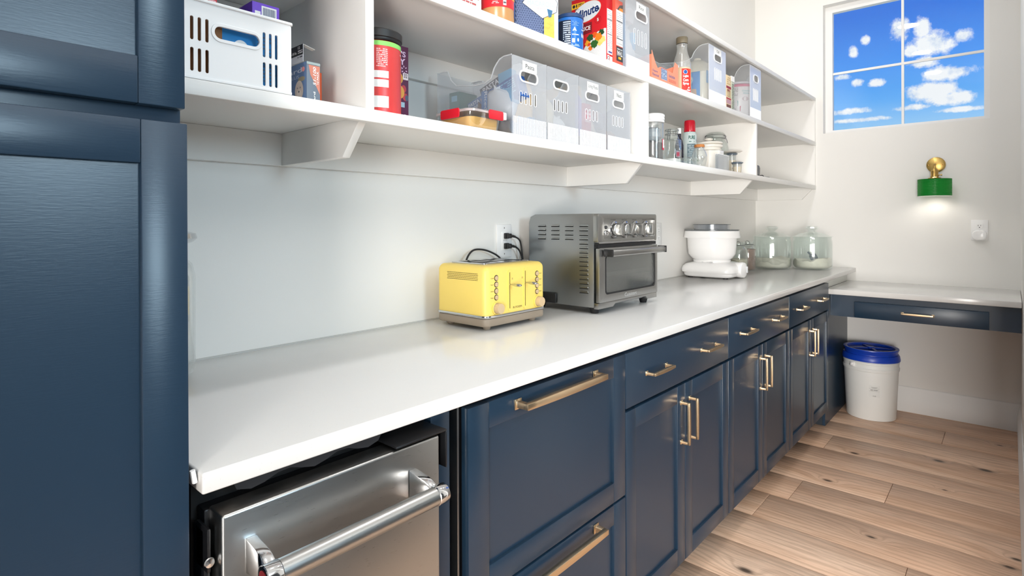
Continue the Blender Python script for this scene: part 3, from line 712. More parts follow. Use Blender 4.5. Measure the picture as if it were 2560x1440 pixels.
# door with window and handle
dz0, dz1 = .040, .231
dr = MB().plate(rrect(-w+.002, w-.002, dz0, dz1, .004), [rrect(-w+.045, w-.028, dz0+.030, dz1-.030, .012)], lambda h, v, t_: (h, yf-.010+t_, v), .014).build('door', STEEL, ov, bev=.0015)
MB().plate(rrect(-w+.040, w-.022, dz0+.026, dz1-.026, .014), [rrect(-w+.046, w-.032, dz0+.031, dz1-.031, .012)], lambda h, v, t_: (h, yf-.0104+t_, v), .003).build('window_seal', BLACKM, dr)
MB().box(-w+.044, w-.028, yf-.006, yf-.003, dz0+.029, dz1-.029).build('glass', seethrough('oven_glass', (206, 208, 206), (150, 152, 150), .22, .05, .08), dr)
box('oven_cavity', principled('oven_lining', (150, 150, 146), .6), ov, -w+.03, w-.02, yf+.0125, yf+.014, dz0+.01, dz1-.01)
box('back_bar', principled('oven_bar', (196, 194, 186), .5), ov, -w+.035, w-.05, yf+.002, yf+.012, dz0+.085, dz0+.103, bev=.004)
rk = MB().tube([(-w+.035, yf+.004, dz0+.082), (w-.06, yf+.004, dz0+.082)], .0022, 8).tube([(-w+.035, yf+.004, dz0+.040), (w-.066, yf+.004, dz0+.040), (w-.060, yf+.004, dz0+.058)], .0022, 8)
for i in range(40): rk.tube([(-w+.04+.0082*i, yf+.006, dz0+.044), (-w+.04+.0082*i, yf+.006, dz0+.078)], .0011, 5)
for i in range(5): rk.tube([(-w+.035, yf+.006, dz0+.046+.0075*i), (w-.07, yf+.006, dz0+.046+.0075*i)], .0010, 5)
rk.build('wire_basket', principled('wire', (206, 206, 202), .3, .6), ov, kind='stuff')
hd = MB().prism([(-.014, -.011), (-.017, -.006), (-.017, .008), (-.010, .012), (.004, .012), (.004, -.011)], 'x', -w+.030, w-.004)
o = hd.build('handle', STEEL, ov, bev=.002); o.location = (0, yf-.032, .213)
for a, b in ((-w+.024, -w+.0305), (w-.004, w+.001)):
    q = MB().box(a, b, yf-.050, yf-.012, .201, .227).build('handle_end', BLACK, o, bev=.002); q.location = (0, -yf+.032, -.213)
for a in (-w+.06, w-.05): box('handle_post', BLACK, ov, a-.01, a+.01, yf-.028, yf-.009, .206, .222)
text(dr, 'Cuisinart', -.045, .045, dz0+.0075, dz0+.0205, F(-yf+.0106), P((212, 212, 210)))
MB().prism([(-w, .018), (-w+.10, .018), (-w+.118, .030), (w-.09, .030), (w-.075, .018), (w, .018), (w, .0385), (-w, .0385)], 'y', yf-.006, yf+.012).build('bottom_trim', STEEL, ov, bev=.0015)
for a in (-w+.026, w-.055):
    for b in (yf+.025, d-.04): MB().lathe([(0, .0004), (.013, .0004), (.019, .0225), (0, .0225)], (a, b), 20).build('foot', BLACK, ov)
# second outlet half hidden behind the oven
o3 = thing('wall_outlet', 'white wall outlet partly hidden behind the stainless oven', 'outlet', (2.882, 0, 1.166))
MB().box(-.040, .040, -.006, -.0003, -.0615, .0615).build('cover_plate', principled('white_plate', (226, 226, 224), .4), o3, bev=.0015)
duplex(o3, -.006, .0235); duplex(o3, -.006, -.0235)

# stand mixer
mx = thing('kitchen_mixer', 'white kitchen mixer with lidded white bowl on low base', 'mixer', (3.262, -.160, CT))
def base_outline(k, z):
    pts = []
    for i in range(40):
        a = 2*pi*i/40; ca, sa = cos(a), sin(a); e = .36
        pts.append((k*.142*(abs(ca)**e)*(1 if ca > 0 else -1), k*.150*(abs(sa)**e)*(1 if sa > 0 else -1), z))
    return pts
mb = MB(); lv_ = [(.86, .008), (.93, .016), (.94, .028), (1.0, .034), (1.01, .048), (.97, .066), (.86, .080), (.66, .088), (.3, .091)]
for k_, z in lv_: mb.v += base_outline(k_, z)
for i in range(len(lv_)-1):
    for j in range(40): mb.f.append((i*40+j, i*40+(j+1) % 40, (i+1)*40+(j+1) % 40, (i+1)*40+j))
mb.f.append(tuple(range(40))[::-1]); mb.f.append(tuple((len(lv_)-1)*40+j for j in range(40)))
mb.build('base', WHITEG, mx, angle=50)
di = MB().lathe([(.052, .02), (.056, -.012), (.052, -.022), (.030, -.028), (0, -.029)], (.02, -.140, .046), 36, 'y').build('speed_dial', WHITEG, mx)
for v in di.data.vertices: v.co.z = .046+(v.co.z-.046)*.80
MB().prism(rrect(.034, .044, .030, .066, .004), 'y', -.176, -.160).build('dial_grip', principled('light_grey_plastic', (205, 208, 210), .4), di, bev=.002)
for a in (-.09, .09):
    for b in (-.10, .10): MB().lathe([(0, .0004), (.014, .0004), (.014, .009), (0, .009)], (a, b), 16).build('foot', BLACK, mx)
box('base_seam', principled('grey_seam', (150, 150, 150), .5), mx, -.10, -.02, -.03, .03, .0905, .0915)
bc = (0.0, .012)
bl = MB().lathe([(0, .088), (.100, .088), (.102, .100), (.098, .102), (.112, .112), (.128, .135), (.132, .175), (.135, .232), (.137, .232), (.152, .226), (.154, .230), (.147, .266), (.142, .268), (.138, .262), (.134, .232)], bc, 56).build('bowl', WHITEG, mx)
LID = seethrough('smoky_lid', (222, 226, 230), (190, 196, 202), .22, .10, .08)
ld = MB().lathe([(.0, .2745), (.128, .2745), (.147, .272), (.148, .269), (.128, .2705), (0, .2715)], bc, 48).build('lid', LID, mx)
MB().lathe([(.098, .2750), (.098, .298), (.102, .298), (.102, .302), (.030, .3035), (0, .3035), (0, .3015), (.096, .2995), (.096, .2750)], bc, 48).build('lid_collar', LID, ld)
MB().lathe([(.101, .3005), (.104, .3015), (.104, .3030), (.101, .304)], bc, 48).lathe([(.146, .269), (.150, .270), (.150, .2725), (.146, .2735)], bc, 48).build('lid_rim', principled('grey_rim', (120, 126, 130), .2, .2), ld)

# two swing-top jars behind the mixer
def swing_jar(label, c, r, h, fill, fillmat, loc_z=CT):
    t = thing('swing_top_jar', label, 'jar', (c[0], c[1], loc_z))
    MB().lathe([(0, .001), (r*.9, .001), (r, .010), (r, h*.68), (r*.92, h*.76), (r*.62, h*.83), (r*.60, h*.88), (r*.66, h*.89), (r*.66, h*.91), (r*.56, h*.91), (r*.54, h*.83), (r*.86, h*.745), (r*.95, h*.67), (r*.95, .012), (r*.86, .004), (0, .004)], (0, 0), 36).build('glass', GLASSY, t)
    MB().lathe([(0, .0045), (r*.86, .0045), (r*.94, .0125), (r*.94, fill-.004), (r*.6, fill+.001), (0, fill)], (0, 0), 32).build('contents', fillmat, t)
    l_ = MB().lathe([(0, h*.985), (r*.50, h*.98), (r*.64, h*.95), (r*.66, h*.915), (0, h*.912)], (0, 0), 32).build('lid', GLASSY, t)
    wire = principled('dark_wire', (96, 96, 98), .3, .9)
    MB().tube([(r*.70*cos(2*pi*i/24), r*.70*sin(2*pi*i/24), h*.86) for i in range(25)], .0014, 6).tube([(r*.70*cos(radians(a)), r*.1*sin(radians(a)), h*.89+h*.10*sin(radians(a))) for a in range(0, 181, 15)], .0014, 6).build('wire_clasp', wire, l_)
    return t
RICE = principled('rice_grain', (216, 204, 182), .8, bump=.8, bscale=160, var=.2, vscale=160)
LENT = principled('brown_lentils', (136, 98, 82), .8, bump=.9, bscale=170, var=.45, vscale=170)
swing_jar('swing-top glass jar of pale grain right behind the mixer', (3.655, -.165), .052, .195, .085, RICE)
swing_jar('swing-top glass jar full of brown grain beside big flour jar', (3.850, -.155), .050, .195, .140, LENT)

# big flour jars
FLOUR = principled('flour', (240, 232, 218), .9, bump=.9, bscale=60, var=.04)
def flour_jar(label, c, r, seed, lvl):
    t = thing('glass_jar', label, 'jar', (c[0], c[1], CT))
    h = .205
    MB().lathe([(0, .001), (r*.88, .001), (r*.97, .012), (r, .03), (r, h*.86), (r*.985, h*.93), (r*.955, h*.965), (r*.95, h), (r*.97, h+.006), (r*.95, h+.010), (r*.92, h+.006), (r*.92, h*.95), (r*.965, h*.86), (r*.965, .03), (r*.93, .016), (r*.85, .008), (0, .007)], (0, 0), 64).build('glass', GLASSY, t)
    rr = random.Random(seed); mb = MB(); NA, NR = 48, 12; ph = [rr.uniform(0, 6.28) for _ in range(6)]
    def hh(a, q): return lvl + q*.013*sin(a+ph[0]) + q*.009*sin(2*a+ph[1]) + q*.006*sin(4*a+ph[2]) + q*.004*sin(9*a+ph[3]) + q*.0025*sin(15*a+ph[4]) + .012*(1-q)*sin(3*q+ph[5])
    R_ = r*.955
    for i in range(NR+1):
        for j in range(NA):
            q = i/NR; a = 2*pi*j/NA; mb.v.append((R_*q*cos(a), R_*q*sin(a), hh(a, q)))
    for i in range(NR):
        for j in range(NA): mb.f.append((i*NA+j, (i+1)*NA+j, (i+1)*NA+(j+1) % NA, i*NA+(j+1) % NA))
    b0 = NR*NA; b = len(mb.v)
    for z, q in ((.03, 1.0), (.018, .96), (.0095, .86)):
        for j in range(NA): a = 2*pi*j/NA; mb.v.append((R_*q*cos(a), R_*q*sin(a), z))
    prev = b0
    for k_ in range(3):
        for j in range(NA): mb.f.append((prev+j, b+k_*NA+j, b+k_*NA+(j+1) % NA, prev+(j+1) % NA))
        prev = b+k_*NA
    mb.f.append(tuple(prev+j for j in range(NA)))
    mb.build('flour', FLOUR, t, angle=70)
    l_ = MB().lathe([(0, h+.044), (.030, h+.043), (.034, h+.040), (r*.60, h+.032), (r*.86, h+.016), (r*1.03, h+.0125), (r*1.04, h+.0108), (r*.90, h+.0112), (r*.58, h+.029), (.03, h+.037), (0, h+.038)], (0, 0), 64).build('lid', GLASSY, t)
    MB().lathe([(.026, h+.043), (.022, h+.050), (.030, h+.058), (.040, h+.066), (.040, h+.074), (.028, h+.080), (0, h+.081)], (0, 0), 12).build('lid_knob', GLASSY, l_, angle=10)
    return t
flour_jar('lidded glass flour jar nearer the mixer, left of the pair', (4.075, -.236), .1175, 3, .058)
jr = flour_jar('lidded glass flour jar with dark scoop in it, right of the pair', (4.200, -.4505), .1175, 5, .060)
sc2 = thing('flour_scoop', 'dark grey scoop stuck in the flour of the right jar', 'scoop', (4.165, -.470, CT+.074), rot=(radians(-25), radians(-12), radians(20)))
MB().prism([(-.030, .000), (-.030, .022), (-.010, .030), (.020, .024), (.046, .016), (.022, -.002), (.0, -.012)], 'y', -.022, .022).build('bowl', principled('slate_plastic', (56, 72, 86), .4), sc2, bev=.006)
MB().tube([(-.02, .0, .02), (-.028, .01, .04), (-.022, .016, .062)], .006, 10).build('handle', principled('slate_plastic', (56, 72, 86), .4), sc2)

# tall clear jar half hidden by the pantry cabinet
cj = thing('glass_canister', 'tall clear canister with metal lid knob, mostly behind the navy pantry', 'jar', (.385, -.113, CT))
r = .079
MB().lathe([(0, .001), (r*.75, .001), (r*.95, .012), (r, .035), (r, .215), (r*.93, .240), (r*.7, .258), (r*.66, .258), (r*.9, .235), (r*.965, .214), (r*.965, .035), (r*.9, .014), (0, .008)], (0, 0), 48).build('glass', CLEAR, cj)
MB().lathe([(r*.70, .258), (r*.72, .262), (r*.72, .268), (r*.3, .272), (0, .272)], (0, 0), 40).build('lid', CLEAR, cj)
MB().lathe([(0, .273), (.030, .274), (.058, .280), (.074, .286), (.083, .294), (.080, .304), (.066, .308), (.030, .309), (0, .309)], (0, 0), 32).build('lid_knob', CHROME, cj)

# bucket under the desk
bk = thing('bucket', 'white plastic bucket with blue screw lid under the desk', 'bucket', (4.262, -.768, 0))
RB = .150
MB().lathe([(0, .001), (RB*.87, .001), (RB*.885, .006), (RB*.97, .300), (RB*1.0, .302), (RB*1.01, .318), (RB*.985, .322), (RB*.985, .344), (RB*1.0, .346), (RB*1.0, .356), (RB*.98, .358), (RB*.98, .372), (0, .372)], (0, 0), 64).build('pail', principled('bucket_plastic', (228, 230, 228), .4), bk)
BLUE = principled('blue_plastic', (18, 62, 176), .35)
ld = MB().lathe([(RB*.985, .362), (RB*1.03, .362), (RB*1.035, .372), (RB*1.01, .392), (RB*.985, .398), (RB*.93, .398), (RB*.93, .404)], (0, 0), 64).build('lid_ring', BLUE, bk)
l2 = MB().lathe([(RB*.93, .404), (RB*.945, .408), (RB*.965, .424), (RB*.99, .428), (RB*.985, .434), (RB*.90, .434), (RB*.86, .432), (RB*.83, .418), (0, .418)], (0, 0), 64).build('lid', BLUE, bk)
for a in (0, 90):
    m_ = MB().prism([(-RB*.81, .4185), (RB*.81, .4185), (RB*.81, .424), (.03, .431), (-.03, .431), (-RB*.81, .424)], 'y', -.008, .008).build('grip_rib', BLUE, l2, bev=.002)
    m_.rotation_euler = (0, 0, radians(a+28))
MB().lathe([(0, .436), (.018, .435), (.022, .430), (.022, .425)], (0, 0), 24).build('hub', BLUE, l2)
ang = radians(206)
ear = MB().box(-.012, .012, -RB*1.0-.008, -RB*.98, .325, .350).lathe([(0, -RB-.016), (.006, -RB-.016), (.007, -RB-.006)], (0, 0, .338), 14, 'y').build('handle_ear', WHITEP, bk, bev=.001); ear.rotation_euler = (0, 0, ang+radians(90)+pi*.02-radians(60))
ca = ang-radians(60)
p0 = Vector((RB*1.04*cos(ca), RB*1.04*sin(ca), .338)); p1 = Vector((RB*1.04*cos(ca+pi), RB*1.04*sin(ca+pi), .338))
hp = []
for i in range(25):
    u_ = i/24; q = p0.lerp(p1, u_); side = Vector((cos(ca+pi*1.5), sin(ca+pi*1.5), 0)); hp.append(q + side*(RB*1.10*sin(pi*u_)) + Vector((0, 0, -.10*sin(pi*u_))))
MB().tube(hp, .0022, 8).build('bail_handle', principled('wire_grey', (120, 122, 122), .35, .8), bk)
def BKM(h, v): 
    a = radians(196)+h/(RB*.945); return (RB*(.887+.085*v/.3)*cos(a)+.0005*cos(a), RB*(.887+.085*v/.3)*sin(a)+.0005*sin(a), v)
lab = flat('label', bk, strip(-.028, .028, .150, .222, 8), P((222, 224, 222)), BKM)
def BKM2(h, v):
    q = BKM(h, v); return (q[0]*1.004, q[1]*1.004, q[2])
text(lab, 'RED WHEAT', -.019, .019, .1905, .1975, BKM2, INK, bold=.01)
text(lab, '25 LBS', -.008, .008, .155, .160, BKM2, INK, bold=.01)
flat('label_lines', lab, strip(-.027, .027, .1862, .1868, 8)+strip(-.027, .027, .2030, .2036, 8)+strip(-.016, .016, .2105, .2120, 4)+strip(-.012, .012, .2065, .2078, 4), P((120, 120, 120)), BKM2)

# ------------------------------------------------------------------ goods on the shelves
def carton(name, label, cat, x0, x1, D, dep, z0, h, mat, rz=0.0, group=None, bev=.0008):
    """box whose local origin is its front left bottom corner"""
    t = thing(name, label, cat, (x0, -D, z0), rz, group)
    box('carton', mat, t, 0, x1-x0, 0, dep, .0004, h, bev=bev)
    return t
FF, FL = F(.0004), L(-.0004)
def bin_(label, x0, x1, D, dep, z0, H, front, card=None, card_box=None, hole=None, slots=None, rz=0.0, ribbed=True, sidemat=None):
    w = x1-x0; t = thing('storage_bin', label, 'bin', (x0, -D, z0), rz, 'clear scoop-sided storage bins'); th = .0022
    hx0, hx1, hz0, hz1 = hole; holes = [rrect(hx0, hx1, hz0, hz1, (hz1-hz0)*.48, 6)]
    sx0, sx1, sz0, sz1 = slots
    for i in range(4):
        c = sx0+(sx1-sx0)*i/3; holes.append(rrect(c-.0042, c+.0042, sz0, sz1, .0041, 5))
    MB().plate(rrect(0, w, .0005, H, .006), holes, lambda h, v, q: (h, q, v), th).build('front_panel', front, t)
    rim = MB().plate(rrect(hx0-.005, hx1+.005, hz0-.005, hz1+.005, (hz1-hz0)*.5+.004, 6), [rrect(hx0, hx1, hz0, hz1, (hz1-hz0)*.48, 6)], lambda h, v, q: (h, -.0022+q, v), .002)
    for i in range(4):
        c = sx0+(sx1-sx0)*i/3; rim.plate(rrect(c-.0058, c+.0058, sz0-.0016, sz1+.0016, .0056, 5), [rrect(c-.0042, c+.0042, sz0, sz1, .0041, 5)], lambda h, v, q: (h, -.0012+q, v), .001)
    rim.build('hole_rims', RIBW, t, kind='stuff')
    k_ = dep/.315; hl = .165/.23*H if H < .25 else .775*H
    sp_ = [(0, .0005), (0, H), (.03, H), (.046, H-.005), (.058, H-.016), (.068, (H+hl)/2+.004), (.080, hl+.010), (.105, hl), (.150, hl), (.225*k_, hl+.012), (.250*k_, (H+hl)/2), (.265*k_, H-.003), (.285*k_, H), (dep, H), (dep, .0005)]
    for sx in (0, w-th):
        s_ = MB().plate([(q[0], q[1]) for q in sp_[::-1]], [], lambda h, v, q: (sx+q, h+.0023, v), th).build('side_panel', sidemat or BINP, t)
        MB().tube([(sx+th/2, q[0]+.0023, q[1]) for q in sp_[1:-1]], .0022, 6).build('rim', seethrough('bin_rim', (225, 230, 236), (236, 240, 244), .7), s_)
    box('back_panel', BINP, t, th, w-th, dep-.0001, dep+.0021, .0005, H)
    box('bottom_panel', BINP, t, th, w-th, .0024, dep-.0003, .0006, .0026)
    n = int(w/.0068)
    if ribbed:
        rb = MB()
        for i in range(n+1): a = .006+(w-.012)*i/n; rb.box(a-.0013, a+.0013, -.0016, -.0001, .004, .057)
        rb.build('front_ribs', RIBW, t, kind='stuff')
    if card:
        c0, c1, c2, c3 = card_box
        cd = box('label_card', WPAPER, t, c0, c1, -.0012, -.0002, c2, c3)
        m_ = (c3-c2)
        if card == 'Long Pasta': text(cd, card, c0+.006, c1-.004, c2+m_*.27, c3-m_*.25, F(.0014), P((120, 120, 124)))
        else:
            cw = {'Pasta': .62, 'Nuts': .48, 'Rice': .5, 'Oil': .34}[card]*(c1-c0); cc = (c0+c1)/2
            text(cd, card, cc-cw/2, cc+cw/2, c2+m_*.27, c3-m_*.27, F(.0014), P((60, 60, 64)))
    return t
HB = .2305; HS = dict(hole=(.036, .109, .170, .192), slots=(.038, .101, .098, .133))
bin_('clear scoop bin labelled Pasta, stuffed with boxes and bags', 1.2185, 1.379, .382, .315, Z1, HB, BINF, 'Pasta', (.046, .112, .194, .222), hole=(.036, .112, .164, .190), slots=(.038, .105, .096, .131))
bin_('unlabelled clear scoop bin between the Pasta and Long Pasta bins', 1.3815, 1.552, .382, .315, Z1, HB, BINF, None, None, **HS)
bin_('clear scoop bin labelled Long Pasta', 1.5555, 1.723, .382, .315, Z1, HB, BINF, 'Long Pasta', (.047, .116, .192, .2225), hole=(.040, .116, .164, .186), slots=(.042, .106, .094, .129))
bin_('clear scoop bin labelled Nuts', 1.730, 1.893, .382, .315, Z1, HB, BINF, 'Nuts', (.046, .113, .192, .2225), hole=(.040, .113, .164, .186), slots=(.040, .104, .095, .130))
bin_('clear scoop bin labelled Rice on the middle shelf', 1.846, 2.030, .390, .33, Z2, .273, BINF, 'Rice', (.080, .154, .238, .268), hole=(.074, .160, .206, .234), slots=(.066, .152, .108, .165))
bin_('milky scoop bin labelled Oil, holding a cooking oil bottle', 2.612, 2.822, .392, .34, Z2, .270, BINW, 'Oil', (.062, .148, .238, .266), hole=(.064, .152, .205, .235), slots=(.072, .144, .115, .170), sidemat=BINP)
bin_('milky scoop bin without label, last on the middle shelf', 3.173, 3.352, .392, .34, Z2, .286, BINW, None, None, hole=(.060, .132, .205, .240), slots=(.056, .124, .100, .165))

# --- contents of the Pasta bin
t = thing('pasta_box', 'blue pasta box lying tilted inside the Pasta bin', 'box', (1.252, -.345, Z1+.178), rot=(radians(-17), 0, 0))
PB = P((32, 86, 160))
box('carton', PB, t, 0, .042, -.02, .185, -.068, 0, bev=.001)
def PBL(h, v): return (-.0005, -h, v)     # long left face, h from -.185 (back) to .02
a_ = text(t, 'PASTA', -.182, -.134, -.016, -.005, PBL, P((232, 232, 238)), rot=0, bold=.015); b_ = text(t, 'RONI', -.182, -.144, -.030, -.019, PBL, P((232, 232, 238)), bold=.015)
flat('picture_panel', t, strip(-.128, -.086, -.052, -.010), P((188, 150, 110)), PBL); fineprint(t, -.182, -.134, -.060, -.040, 3, PBL, P((150, 190, 60)), seed=4)
fineprint(t, -.078, .012, -.062, -.006, 9, PBL, P((120, 190, 230)), seed=5)
t = carton('pasta_box', 'dark navy pasta box poking up behind the blue one in the Pasta bin', 'box', 1.30, 1.345, .285, .105, Z1+.150, .034, P((30, 34, 56))); t.rotation_euler = (radians(-20), 0, 0); t.location.z = Z1+.1795
text(t, 'PASTA', -.092, -.022, .0135, .030, L(-.0005), P((225, 225, 232)), bold=.02); text(t, 'RONI', -.092, -.035, -.0005, .0115, L(-.0005), P((225, 225, 232)), bold=.02)
t = carton('food_box', 'dark green box standing at the back of the Pasta bin', 'box', 1.262, 1.345, .120, .045, Z1+.0032, .170, P((28, 92, 84)))
flat('label_panel', t, strip(-.034, -.008, .140, .158), P((120, 170, 200)), FL); fineprint(t, -.038, -.008, .085, .118, 5, FL, P((70, 150, 130)), seed=6)
def bag(name, label, loc, sx, sy, sz, mat, seed, rot=(0, 0, 0), cat='bag', squash=.35):
    """a soft crumpled bag with a crimped top"""
    r = random.Random(seed); t = thing(name, label, cat, loc, rot=rot); mb = MB(); NU, NV = 28, 14
    for i in range(NV+1):
        q = i/NV; th_ = (sin(pi*min(q*1.0+.08, 1)))**squash if q < .92 else .12
        for j in range(NU):
            a = 2*pi*j/NU; k_ = 1+.05*sin(3*a+seed+q*9)+.035*sin(7*a-seed*2+q*17)
            mb.v.append((sx/2*cos(a)*(.9+.1*th_)*k_, sy/2*sin(a)*th_*k_, sz*q+.004*sin(5*a+q*11)*(q > .05)))
    for i in range(NV):
        for j in range(NU): mb.f.append((i*NU+j, i*NU+(j+1) % NU, (i+1)*NU+(j+1) % NU, (i+1)*NU+j))
    mb.f.append(tuple(range(NU))[::-1]); mb.f.append(tuple(NV*NU+j for j in range(NU)))
    mb.build('pouch', mat, t, angle=70); return t
PASTA = principled('golden_pasta', (226, 172, 70), .6, bump=.9, bscale=70, var=.35, vscale=60)
CRINK = seethrough('crinkled_film', (240, 238, 236), (228, 222, 216), .45, .12, .12)
bag('pasta_bag', 'clear bag of golden pasta at the front of the Pasta bin', (1.318, -.335, Z1+.050), .075, .06, .132, principled('pasta_in_film', (232, 190, 122), .35, bump=.9, bscale=60, var=.3, vscale=55), 3)
t = bag('rice_bag', 'white and blue bag of riced vegetable lying low in the Pasta bin', (1.262, -.300, Z1+.060), .065, .12, .095, principled('white_film', (226, 232, 238), .3, bump=.6, bscale=40), 5)
flat('blue_band', t, strip(.0, .024, .022, .085, 3), P((40, 110, 180)), lambda h, v: (-.036-.0, .046-h, v)); text(t, 'Riced', -.082+.0, -.028, .006, .018, lambda h, v: (-.0365, .040-v*1.0, -h), WPAPER)
bag('pasta_bag', 'blue bag lying under the golden pasta in the Pasta bin', (1.325, -.335, Z1+.006), .09, .075, .075, principled('light_blue_film', (92, 156, 205), .3, bump=.5, bscale=40), 8)
bag('snack_bag', 'brown speckled bag at the bottom of the Pasta bin', (1.285, -.235, Z1+.004), .11, .13, .11, principled('brown_film', (120, 92, 82), .35, bump=.5, bscale=40, var=.5, vscale=40), 9)
t = carton('pasta_box', 'light blue box leaning upright at the front of the Pasta bin', 'box', 1.246, 1.275, .362, .05, Z1+.105, .105, P((96, 170, 215))); t.rotation_euler = (radians(-12), radians(8), 0)
t = carton('pasta_box', 'white cornered packet sticking above the rim of the Pasta bin', 'box', 1.272, 1.300, .352, .03, Z1+.150, .078, P((206, 208, 208))); t.rotation_euler = (0, radians(14), 0)
# --- contents of the other lower bins
bag('pasta_bag', 'pale yellow flour-like bag inside the unlabelled scoop bin', (1.437, -.30, Z1+.004), .10, .11, .165, principled('cream_film', (232, 216, 178), .5, bump=.4, bscale=40), 11)
bag('pasta_bag', 'white bag beside the pale yellow one in the unlabelled bin', (1.492, -.325, Z1+.004), .075, .08, .095, principled('white_paper_bag', (228, 228, 226), .5, bump=.4, bscale=40), 12)
t = carton('food_box', 'purple packet low in the left of the unlabelled bin', 'box', 1.388, 1.404, .340, .12, Z1+.0032, .055, P((128, 104, 190)))
t = carton('pasta_box', 'yellow and lilac long pasta box leaning in the Long Pasta bin', 'box', 1.564, 1.602, .360, .20, Z1+.0032, .205, P((216, 190, 150)))
flat('colour_panel', t, [[(0, .05), (.038, .03), (.038, .16), (0, .19)]], P((176, 160, 214)), FF)
t = carton('pasta_box', 'red pasta packet behind the slots of the Long Pasta bin', 'box', 1.606, 1.652, .366, .22, Z1+.0032, .150, P((206, 78, 92)))
fineprint(t, .006, .042, .085, .135, 4, FF, P((240, 200, 205)), seed=8)
bag('pasta_bag', 'pale cream bag on the right of the Long Pasta bin', (1.682, -.31, Z1+.004), .06, .10, .13, principled('beige_film', (216, 206, 190), .5, bump=.4, bscale=40), 14)
bag('nut_bag', 'clear bag of pinkish nuts at the bottom of the Nuts bin', (1.822, -.315, Z1+.004), .115, .095, .085, principled('pink_nuts', (214, 184, 164), .6, bump=.9, bscale=70, var=.3, vscale=60), 15)
bag('nut_bag', 'crumpled clear bag on top in the Nuts bin', (1.80, -.27, Z1+.09), .11, .09, .085, CRINK, 16)

# --- left bay: white slotted basket and its goods
bx0, bx1, bD = .330, .540, .404; bw = bx1-bx0; bh = .134
bs = thing('slotted_basket', 'white plastic slotted basket at the left end of the shelf', 'basket', (bx0, -bD, Z1))
holes = [rrect(.068, .147, .0775, .099, .0106, 6)]
for c in (.0310, .0432, .0555):
    holes += [rrect(c-.0027, c+.0027, .0665, .1065, .0026, 5), rrect(c-.0027, c+.0027, .0135, .0535, .0026, 5)]
for c in (.1565, .1685, .1800):
    holes += [rrect(c-.0026, c+.0026, .0625, .1085, .0025, 5), rrect(c-.0026, c+.0026, .0095, .0530, .0025, 5)]
MB().plate(rrect(0, bw, .0005, bh, .004), holes, lambda h, v, q: (h, q, v), .003).build('front_panel', WHITEP, bs, bev=.0006, seg=1)
lr = MB().plate(rrect(.062, .153, .0715, .105, .0165, 6), [rrect(.068, .147, .0775, .099, .0106, 6)], lambda h, v, q: (h, -.0016+q, v), .002).build('handle_rim', WHITEP, bs, bev=.0006, seg=1)
for x in (0, bw-.003): box('side_panel', WHITEP, bs, x, x+.003, .0032, .30, .0005, bh)
box('back_panel', WHITEP, bs, .003, bw-.003, .2995, .3025, .0005, bh); box('bottom_panel', WHITEP, bs, .003, bw-.003, .0035, .2993, .0006, .003)
MB().plate(rrect(-.003, bw+.003, -.004, .306, .006), [rrect(.003, bw-.003, .003, .300, .004)], lambda h, v, q: (h, v, bh+.0045-q), .005).build('top_rim', WHITEP, bs, bev=.001)
box('lower_lip', WHITEP, bs, .0, bw, -.0022, -.0001, .0006, .0055, bev=.0006)
KRAFT = principled('brown_kraft', (128, 84, 44), .6, var=.15, vscale=20)
t = carton('food_box', 'brown box in the white basket behind its left slots', 'box', bx0+.008, bx0+.086, bD-.012, .18, Z1+.0036, .118, KRAFT)
t = carton('drink_mix_box', 'blue drink mix box seen through the white basket handle', 'box', bx0+.089, bx0+.196, bD-.022, .10, Z1+.0036, .112, P((28, 130, 196)))
flat('purple_band', t, strip(-.0+.012, .060, .056, .0765), P((96, 50, 110)), F(.0005))
flat('round_badge', t, [ell(.034, .0735, .0135, .0135)], WPAPER, F(.0008)); text(t, 'Crystal', .024, .044, .0750, .0800, F(.001), P((40, 80, 120)), shear=.3); text(t, 'Light', .027, .042, .0685, .0738, F(.001), P((40, 80, 120)), shear=.3)
fineprint(t, .064, .100, .010, .105, 14, F(.0006), P((60, 100, 130)), seed=3)
t = carton('snack_box', 'purple carton with barcode panel sticking out of the white basket', 'box', .4835, .5375, .362, .13, Z1+.112, .066, P((116, 78, 205)))
t.location.x = .4835; t.location.y = -.362
flat('white_panel', t, strip(.018, .048, .030, .061), WPAPER, FF); polys = []
rr = random.Random(4); h = .021
while h < .045: w_ = rr.uniform(.0003, .0009); polys += strip(h, h+w_, .033, .058); h += w_+rr.uniform(.0004, .001)
flat('barcode', t, polys, P((60, 80, 120)), F(.0007)); flat('white_square', t, strip(.005, .016, .036, .049), WPAPER, FF)
flat('cyan_stripe', t, strip(.002, .016, .0315, .0333)+strip(.0165, .044, .0255, .0278), P((90, 190, 240)), F(.0006))
fineprint(t, -.060, -.006, .006, .046, 7, FL, P((140, 80, 120)), seed=9); flat('teal_panel', t, strip(-.125, -.075, .004, .048), P((24, 100, 150)), FL)
t = carton('snack_box', 'red box standing up at the far left of the white basket', 'box', .390, .416, .370, .06, Z1+.110, .0485, P((200, 32, 52)))
fineprint(t, .012, .024, .030, .046, 3, FF, P((245, 200, 205)), seed=11)

